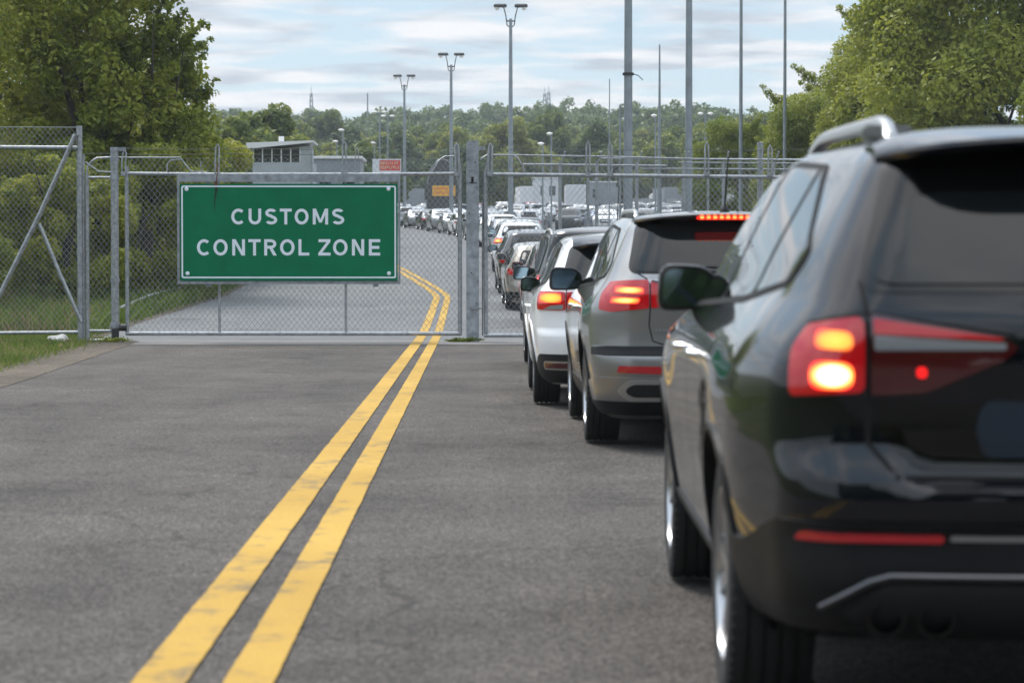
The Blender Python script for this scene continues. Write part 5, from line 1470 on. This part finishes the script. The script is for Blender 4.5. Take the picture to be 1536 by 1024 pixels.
def truck(px, d, w, h, L, label, box, heading=0, cab='white_paint'):
    x = spot(px, d); z0 = gz_(x, d)
    o = tag(empty('truck', (x, d, z0), heading), label, 'truck', 'trucks in the yard')
    MB().box(-w/2, w/2, -L/2, L/2-2, .95, h, bev=.04).build('cargo_box', M[box], o)
    mb = MB(); mb.box(-w/2+.1, w/2-.1, L/2-1.9, L/2, .6, 2.5, bev=.15); mb.build('cab', M[cab], o, True)
    MB().box(-w/2+.2, w/2-.2, L/2-.3, L/2+.01, 1.5, 2.3, bev=.03).build('windscreen', M['glass'], o)
    MB().box(-.45, .45, -L/2, L/2-1, .6, .92).build('chassis', M['plastic'], o)
    mb = MB(); mb.box(-w/2+.05, w/2-.05, -L/2-.03, -L/2+.0, .96, 1.1); mb.build('rear_frame', M['lamp_dark'], o)
    for y in (-L/2+1.2, L/2-1.0):
        for s in (-1, 1):
            mb = MB(); mb.lathe([(.2, -.14), (.46, -.13), (.48, 0), (.46, .13), (.2, .14), (.0, .12)], 18, 'x', (s*(w/2-.2), y, .48)); mb.build('wheel', M['tyre'], o, True)
    for s in (-1, 1): MB().box(s*(w/2-.25)-.12, s*(w/2-.25)+.12, -L/2-.05, -L/2-.01, .78, .9).build('taillight', M['lens'], o)
    return o
truck(862, 272, 2.2, 3.3, 7, 'white box truck among the parked cars right of the tallest floodlight', 'white_box')
truck(790, 274, 2.2, 3.1, 7, 'white box truck seen through the mesh just right of the centre post', 'white_box', .1)
truck(1000, 272, 2.4, 3.0, 7, 'grey box truck between the two thick masts', 'grey_box', .2)
truck(912, 276, 2.2, 3.1, 6, 'grey box truck left of the thickest mast', 'grey_box', -.15)
truck(618, 268, 2.2, 2.9, 6, 'grey box truck behind the parked rows right of the sign', 'grey_box', .15)
# glyph-like marks: too small in the photograph to be read
M['ink_pale'] = simple('pale_ink', (.75, .6, .35), .5)
M['ink_red'] = simple('red_ink', (.60, .05, .04), .5); M['ink_yellow'] = simple('yellow_ink', (.9, .5, .05), .5)
def squiggles(mb, x0, x1, z0, z1, y, rows, seed):
    r = random.Random(seed); hh = (z1-z0)/rows
    for q in range(rows):
        x = x0; zb = z0+q*hh+hh*.15; h = hh*.66
        while x < x1-h*.6:
            w = h*r.uniform(.4, .7); t = h*.2
            mb.box(x, x+t, y-.012, y, zb, zb+h)
            if r.random() < .7: mb.box(x+t, x+w, y-.012, y, zb+h-t, zb+h)
            if r.random() < .6: mb.box(x+t, x+w, y-.012, y, zb, zb+t)
            if r.random() < .5: mb.box(x+t, x+w*.9, y-.012, y, zb+h*.4, zb+h*.4+t)
            x += w+h*.22
def board(px0, px1, py0, py1, d, label, back, ink, rows, seed, legs=True):
    x0, x1 = spot(px0, d), spot(px1, d); x = (x0+x1)/2; z0 = gz_(x, d); a, b = ht(py1, d)-z0, ht(py0, d)-z0; w = x1-x0
    o = tag(empty('sign_board', (x, d, z0)), label, 'sign'); 
    MB().box(-w/2, w/2, 0, .08, a, b, bev=.01).build('panel', M[back], o)
    MB().box(-w/2+w*.25, w/2-.05, -.012, -.001, a+(b-a)*.25, b-(b-a)*.08).build('face', M[ink], o)
    mb = MB(); squiggles(mb, -w/2+w*.29, w/2-.10, a+(b-a)*.32, b-(b-a)*.14, -.014, rows, seed); mb.build('lettering', M['ink_red' if ink == 'ink_yellow' else 'ink_pale'], o)
    MB().box(-w/2+.1, -w/2+.2, .09, .17, -.1, b-.05).box(w/2-.2, w/2-.1, .09, .17, -.1, b-.05).build('leg', M['galv'], o)
    return o
board(559, 602, 239, 262, 150, 'pale board with small red lettering above the right end of the sign', 'white_box', 'ink_red', 2, 3)
board(637, 684, 277, 300, 228, 'dark board with yellow orange lettering left of the centre post', 'lamp_dark', 'ink_yellow', 2, 9)
# dark canopy left of the centre post
def shelter():
    d = 236; x = spot(664, d); z0 = gz_(x, d); o = tag(empty('shelter', (x, d, z0)), 'dark arched shelter beyond the parked cars, just left of the centre post', 'shelter')
    h = ht(240, d)-z0; w = 1.5; n = 18; vs = []; 
    for y in (0, 3.5):
        for i in range(n+1):
            t = PI*i/n; vs.append((-w*math.cos(t)*1.0, y, h*.45+(h*.55)*math.sin(t)))
        vs += [(w, y, 0), (-w, y, 0)]
    m = n+3
    mesh_obj('roof', vs, [tuple(range(m))[::-1], tuple(m+k for k in range(m))]+[(k, (k+1) % m, m+(k+1) % m, m+k) for k in range(m)], M['lamp_dark'], o)
    MB().tube([(-w-.03, -.1, 0)]+[(-(w+.03)*math.cos(PI*i/n), -.1, h*.45+(h*.55+.05)*math.sin(PI*i/n)) for i in range(n+1)]+[(w+.03, -.1, 0)], .05, 6).build('frame', M['galv'], o, True)
shelter()
# concrete barriers
def barrier(px, d, label, L=2.4, h=1.0, rz=0):
    x = spot(px, d); o = tag(empty('concrete_barrier', (x, d, gz_(x, d)), rz), label, 'barrier', 'concrete barriers beyond the parked cars')
    prof = [(-.3, 0), (.3, 0), (.3, .12), (.14, .32), (.09, h), (-.09, h), (-.14, .32), (-.3, .12)]
    vs = [(sx*L/2, b, c) for sx in (-1, 1) for b, c in prof]; n = 8
    mesh_obj('block', vs, [tuple(range(n))[::-1], tuple(n+k for k in range(n))]+[(k, (k+1) % n, n+(k+1) % n, n+k) for k in range(n)], M['concrete'], o)
    MB().tube([(-L*.25, 0, h), (-L*.25, 0, h+.12), (-L*.2, 0, h+.12), (-L*.2, 0, h)], .02, 5).build('lifting_loop', M['galv'], o)
for i in range(14): barrier(955+i*19, 268+(i % 3)*1.5, 'pale concrete barrier in the broken line above the grey SUV roof', 2.0-.2*(i % 2), 1.9, .12*((i*7) % 5-2))
for i in range(9): barrier(960+i*29, 164+(i % 2), 'pale concrete barrier in the nearer line above the grey SUV roof', 2.0, .8, .06*((i*3) % 5-2))
# low pipe rail along the left verge
def pipe_rail():
    pts = [(spot(135, 46.5), 46.5, ht(485, 46.5)), (spot(183, 51), 51, ht(461, 51)), (spot(225, 56), 56, ht(443, 56)), (spot(286, 64), 64, ht(427, 64)), (spot(330, 72), 72, ht(419, 72))]
    o = tag(empty('pipe_rail', (pts[0][0], pts[0][1], elev(46.5))), 'low bent pipe rail beside the yard road, seen through the gate mesh', 'rail')
    MB().tube(pts, .035, 8).build('rail', M['galv'], o, True)
    for p in [pts[0]]+[tuple((Vector(a)+Vector(b))/2) for a, b in zip(pts, pts[1:])]:
        MB().tube([(p[0], p[1]+.04, gz_(p[0], p[1])-.1), (p[0], p[1]+.04, p[2]+.02)], .04, 6).build('post', M['bark'], o, True)
    at0(o)
pipe_rail()
# stone by the fence foot
def stone():
    bm = bmesh.new(); bmesh.ops.create_icosphere(bm, subdivisions=3, radius=.1)
    for v in bm.verts:
        v.co.x *= 1.7; v.co.z *= .8; v.co *= 1+.18*math.sin(v.co.x*31)+.12*math.sin(v.co.y*47+v.co.z*29)
    o = bm_obj('stone', bm, simple('pale_stone', (.55, .54, .51), .9, noise=.2), smooth=True); o.location = (gx(96), GY-.35, .05); tag(o, 'small pale stone lying in the grass at the foot of the braced fence', 'stone')
stone()
tb = make_tree('x', 'weeds at the foot of the posts', .12, .28, .0, 900, .035, 91, M['leaf'], 10, name='weed', limbs=2)
tb['category'] = 'plant'; tb.location = (gx(703), GY-.18, .005); tb.scale = (1.3, .5, .5); tb['label'] = 'flat tuft of weeds at the foot of the wide centre post'
t2 = copy_tree(tb); t2.location = (gx(178), GY-.2, .005); t2['label'] = 'tuft of weeds at the foot of the round gate post'; t2.scale = (1, .5, .5)

# ------------------------------------------------------------------ cars
def put(root, x, y, rz=0):
    """x, y is the middle of the car"""
    z = elev(y); pitch = math.atan((elev(y+1.4)-elev(y-1.4))/2.8)
    root.location = (x, y, z+.014); root.rotation_euler = (pitch, 0, -rz)
    return root
r1, c1 = black_suv(); put(r1, 1.655, 6.02+2.33, R(1.5))
r2, c2 = grey_suv(); put(r2, 1.70, 16.55+2.33, R(.0))
r3, c3 = white_suv(); put(r3, 1.46, 21.5+2.22, R(.3))
r4, c4 = dark_suv(); put(r4, 1.56, 28.3+2.3, R(0))

# cars beyond the gate
fs = {}
fs['suv'], _ = far_car('parked_car', SUV, 'silver_paint', lit=False)
fs['hatch'], _ = far_car('parked_car', HATCH, 'champagne_paint', win=[(-.62, 1.02), (.62, 1.02), (.52, 1.33), (-.52, 1.33)], lamps=[(.60, .78), (1.0, .80), (1.0, .93), (.60, .91)], dl=[(.98, .95), (.35, 1.33), (-.35, 1.37), (-1.2, 1.32), (-1.72, 1.12), (-1.6, 1.0), (-.9, .97)])
fs['sedan'], _ = far_car('parked_car', SEDAN, 'silver_paint', win=[(-.58, 1.0), (.58, 1.0), (.50, 1.24), (-.50, 1.24)], lamps=[(.55, .74), (1.0, .76), (1.0, .89), (.55, .86)], dl=[(.98, .93), (.30, 1.27), (-.35, 1.32), (-.9, 1.25), (-1.35, 1.02), (-1.2, .97), (-.6, .95)])
fs['van'], _ = far_car('parked_car', BOXY, 'white_paint', win=[(-.68, 1.18), (.68, 1.18), (.62, 1.52), (-.62, 1.52)], lamps=[(.74, .82), (.96, .82), (.96, 1.12), (.74, 1.12)])
lit, _ = far_car('parked_car', SUV, 'red_paint', lit=True, lamps=[(.66, .86), (1.08, .88), (1.08, 1.08), (.66, 1.06)], lod=0)
fs['lit'] = lit
litw, _ = far_car('parked_car', spec(SUV, gz=.02), 'white_paint', lit=True, lamps=[(.50, .97), (1.08, .92), (1.08, 1.13), (.50, 1.10)])
fs['litw'] = litw
first = {k: True for k in fs}
def recolour(o, key):
    for c in [o]+list(o.children):
        if c.type == 'MESH' and c.name.split('.')[0] in ('body', 'door_handle', 'side_mirror', 'wheel_arch'):
            c.material_slots[0].link = 'OBJECT'; c.material_slots[0].material = M[key]
def add_car(kind, x, y, rz, key, label, group):
    o = fs[kind] if first[kind] else copy_tree(fs[kind]); first[kind] = False
    put(o, x, y, rz); recolour(o, key); tag(o, label, 'car', group); return o
Q = 'cars queueing beyond the gate'
add_car('lit', 1.86, 49.5, 0, 'red_paint', 'dark red car with lit tail lamp, first car beyond the gate mesh', Q)
add_car('hatch', 1.55, 57.0, R(-1), 'champagne_paint', 'pale silver hatchback, second car beyond the gate mesh', Q)
add_car('suv', 1.50, 65.5, R(-1), 'dark_paint', 'dark car with pale roof edges, third car beyond the gate mesh', Q)
add_car('litw', 1.50, 82, 0, 'white_paint', 'white SUV with bright red brake lamps, fourth car beyond the gate mesh', Q)
path = [(91, 1.7), (100, 1.6), (110, 1.45), (120, 1.2), (130, .9), (140, .5), (150, 0), (160, -.7), (169, -1.5), (178, -2.4), (187, -3.4), (196, -4.6), (205, -5.9)]
ks = ['suv', 'sedan', 'hatch', 'suv', 'sedan', 'van', 'suv', 'hatch', 'sedan', 'suv', 'sedan', 'hatch', 'suv']; cs = ['silver_paint', 'dark_paint', 'silver_paint', 'white_paint', 'silver_paint', 'silver_paint', 'silver_paint', 'white_paint', 'silver_paint', 'silver_paint', 'dark_paint', 'silver_paint', 'silver_paint']
for i, (y, x) in enumerate(path):
    add_car(ks[i], x, y, R(max(-8, -1-1.2*i)+(PI*57.2958 if i in (8, 9, 11) else 0)), cs[i], 'car in the curving line beyond the white SUV with lit brake lamps', 'cars in the curving line')
# a rank of parked cars across the head of the road, some facing the gate
row = [(604, 214), (622, 207), (640, 203), (657, 198), (671, 193), (684, 187), (697, 181), (738, 171), (755, 165), (772, 160)]
rr = random.Random(8)
for i, (px, d) in enumerate(row):
    k = ['sedan', 'suv', 'sedan', 'hatch', 'sedan', 'suv', 'hatch', 'sedan', 'hatch', 'suv'][i]
    add_car(k, spot(px, d), d, (PI if i % 3 else 0)+R(-25+rr.uniform(-6, 6)), ['silver_paint', 'silver_paint', 'dark_paint', 'silver_paint', 'white_paint', 'silver_paint'][i % 6], 'parked car in the slanting rank right of the sign', 'cars in the slanting rank')
rows = [(174, 800, 1100, 2.6), (186, 745, 1200, 2.6), (198, 760, 1210, 2.6), (211, 735, 1210, 2.6), (224, 605, 1210, 2.6), (237, 590, 1200, 2.7), (250, 595, 1200, 2.7), (262, 600, 1200, 2.7)]
for ri, (d, p0, p1, st) in enumerate(rows):
    x = spot(p0, d)
    while x < spot(p1, d):
        if rr.random() < .88 and not any(abs(x-spot(tp, td)) < 1.6 and abs(d-td) < 6.5 for tp, td in ((664, 238), (664, 229))):
            add_car(rr.choice(['suv', 'sedan', 'hatch', 'suv', 'van', 'sedan']), x+rr.uniform(-.2, .2), d+rr.uniform(-.6, .6), (PI if rr.random() < .5 else 0)+R(rr.uniform(-4, 4)+(-12 if ri % 2 else 8)),
                    rr.choice(['silver_paint', 'silver_paint', 'white_paint', 'white_paint', 'dark_paint', 'grey_paint', 'blue_paint', 'red_paint', 'champagne_paint', 'dark_paint', 'grey_paint', 'grey_paint']), ('distant parked car in the front rows of the yard' if ri < 3 else 'distant parked car in the back rows of the yard'), ('cars in the front rows' if ri < 3 else 'cars in the back rows'))
        x += st

# ------------------------------------------------------------------ light, sky, air, camera
SUN_EL, SUN_AZ = R(54), R(-33)      # azimuth measured from +y towards +x: the sun stands ahead and to the left
sd = Vector((math.sin(SUN_AZ)*math.cos(SUN_EL), math.cos(SUN_AZ)*math.cos(SUN_EL), math.sin(SUN_EL)))
w = bpy.data.worlds.new('World'); scene.world = w; w.use_nodes = True; nt = w.node_tree; nt.nodes.clear()
out = nt.nodes.new('ShaderNodeOutputWorld'); bg = nt.nodes.new('ShaderNodeBackground'); nt.links.new(bg.outputs[0], out.inputs[0])
sky = nt.nodes.new('ShaderNodeTexSky'); sky.sky_type = 'NISHITA'; sky.sun_disc = False; sky.sun_elevation = SUN_EL; sky.sun_rotation = SUN_AZ
sky.air_density = 1.0; sky.dust_density = .6; sky.ozone_density = 1.5
tc = N(nt, 'ShaderNodeTexCoord'); sp = N(nt, 'ShaderNodeSeparateXYZ'); nt.links.new(tc.outputs['Generated'], sp.inputs[0])
zz = N(nt, 'ShaderNodeMath', operation='MAXIMUM'); zz.inputs[1].default_value = 0; nt.links.new(sp.outputs[2], zz.inputs[0])
za = N(nt, 'ShaderNodeMath', operation='ADD'); za.inputs[1].default_value = .045; nt.links.new(zz.outputs[0], za.inputs[0])
cx_ = N(nt, 'ShaderNodeMath', operation='DIVIDE'); nt.links.new(sp.outputs[0], cx_.inputs[0]); nt.links.new(za.outputs[0], cx_.inputs[1])
cy_ = N(nt, 'ShaderNodeMath', operation='DIVIDE'); nt.links.new(sp.outputs[1], cy_.inputs[0]); nt.links.new(za.outputs[0], cy_.inputs[1])
cb = N(nt, 'ShaderNodeCombineXYZ'); nt.links.new(cx_.outputs[0], cb.inputs[0]); nt.links.new(cy_.outputs[0], cb.inputs[1])
cn = N(nt, 'ShaderNodeTexNoise', i_Scale=1.5, i_Detail=10.0, i_Roughness=.56, i_Distortion=.25); nt.links.new(cb.outputs[0], cn.inputs[0])
cov = ramp(nt, cn.outputs[0], [(.42, (0, 0, 0)), (.54, (1, 1, 1))])
cn2 = N(nt, 'ShaderNodeTexNoise', i_Scale=2.2, i_Detail=8.0); nt.links.new(cb.outputs[0], cn2.inputs[0])
cc = ramp(nt, cn2.outputs[0], [(.38, (3.9, 4.4, 5.0)), (.50, (5.9, 6.15, 6.5)), (.60, (6.9, 6.95, 7.1))])
gap_ = N(nt, 'ShaderNodeMix', data_type='RGBA'); gap_.inputs[0].default_value = .65; gap_.inputs[7].default_value = (3.8, 4.9, 5.9, 1); nt.links.new(sky.outputs[0], gap_.inputs[6])
mx = N(nt, 'ShaderNodeMix', data_type='RGBA'); nt.links.new(cov, mx.inputs[0]); nt.links.new(gap_.outputs[2], mx.inputs[6]); nt.links.new(cc, mx.inputs[7])
# an overcast sky is brightest overhead
zr = N(nt, 'ShaderNodeMapRange', interpolation_type='SMOOTHSTEP', i_1=.12, i_2=.7, i_3=1.0, i_4=2.0); nt.links.new(zz.outputs[0], zr.inputs[0])
mv = N(nt, 'ShaderNodeVectorMath', operation='SCALE'); nt.links.new(mx.outputs[2], mv.inputs[0]); nt.links.new(zr.outputs[0], mv.inputs['Scale']); mx = mv
nt.links.new(mx.outputs[0], bg.inputs[0]); bg.inputs[1].default_value = .095
sl = bpy.data.lights.new('sun', 'SUN'); sl.energy = 2.4; sl.angle = R(18); sl.color = (1, .955, .89)
so = bpy.data.objects.new('sun', sl); COL.objects.link(so); so.rotation_euler = sd.to_track_quat('Z', 'Y').to_euler(); so.location = (0, 0, 40)
# air
hm = bpy.data.materials.new('air'); hm.use_nodes = True; hn = hm.node_tree; hn.nodes.clear()
ho = hn.nodes.new('ShaderNodeOutputMaterial'); hv = hn.nodes.new('ShaderNodeVolumePrincipled'); hn.links.new(hv.outputs[0], ho.inputs['Volume'])
hv.inputs['Color'].default_value = (.80, .88, .95, 1); hv.inputs['Density'].default_value = HAZE; hv.inputs['Anisotropy'].default_value = .2
if HAZE > 0:
    hz = MB().box(-910, 910, -405, 1510, -1.2, 66).build('haze', hm); tag(hz, kind='stuff')
cd = bpy.data.cameras.new('camera'); cam = bpy.data.objects.new('camera', cd); COL.objects.link(cam); scene.camera = cam
cam.location = (0, 0, 1.25); yaw = math.atan(56/F); pit = math.atan(112/F)
cam.rotation_euler = (PI/2-pit, 0, -yaw); cd.lens = F/1536*36; cd.sensor_width = 36; cd.clip_end = 5000; cd.clip_start = .05
cd.dof.use_dof = True; cd.dof.focus_distance = 40; cd.dof.aperture_fstop = 4.4
scene.view_settings.view_transform = 'Standard'; scene.view_settings.look = 'None'; scene.view_settings.exposure = .58; scene.view_settings.gamma = 1
scene.cycles.volume_bounces = 0; scene.cycles.max_bounces = 8; scene.cycles.transparent_max_bounces = 8
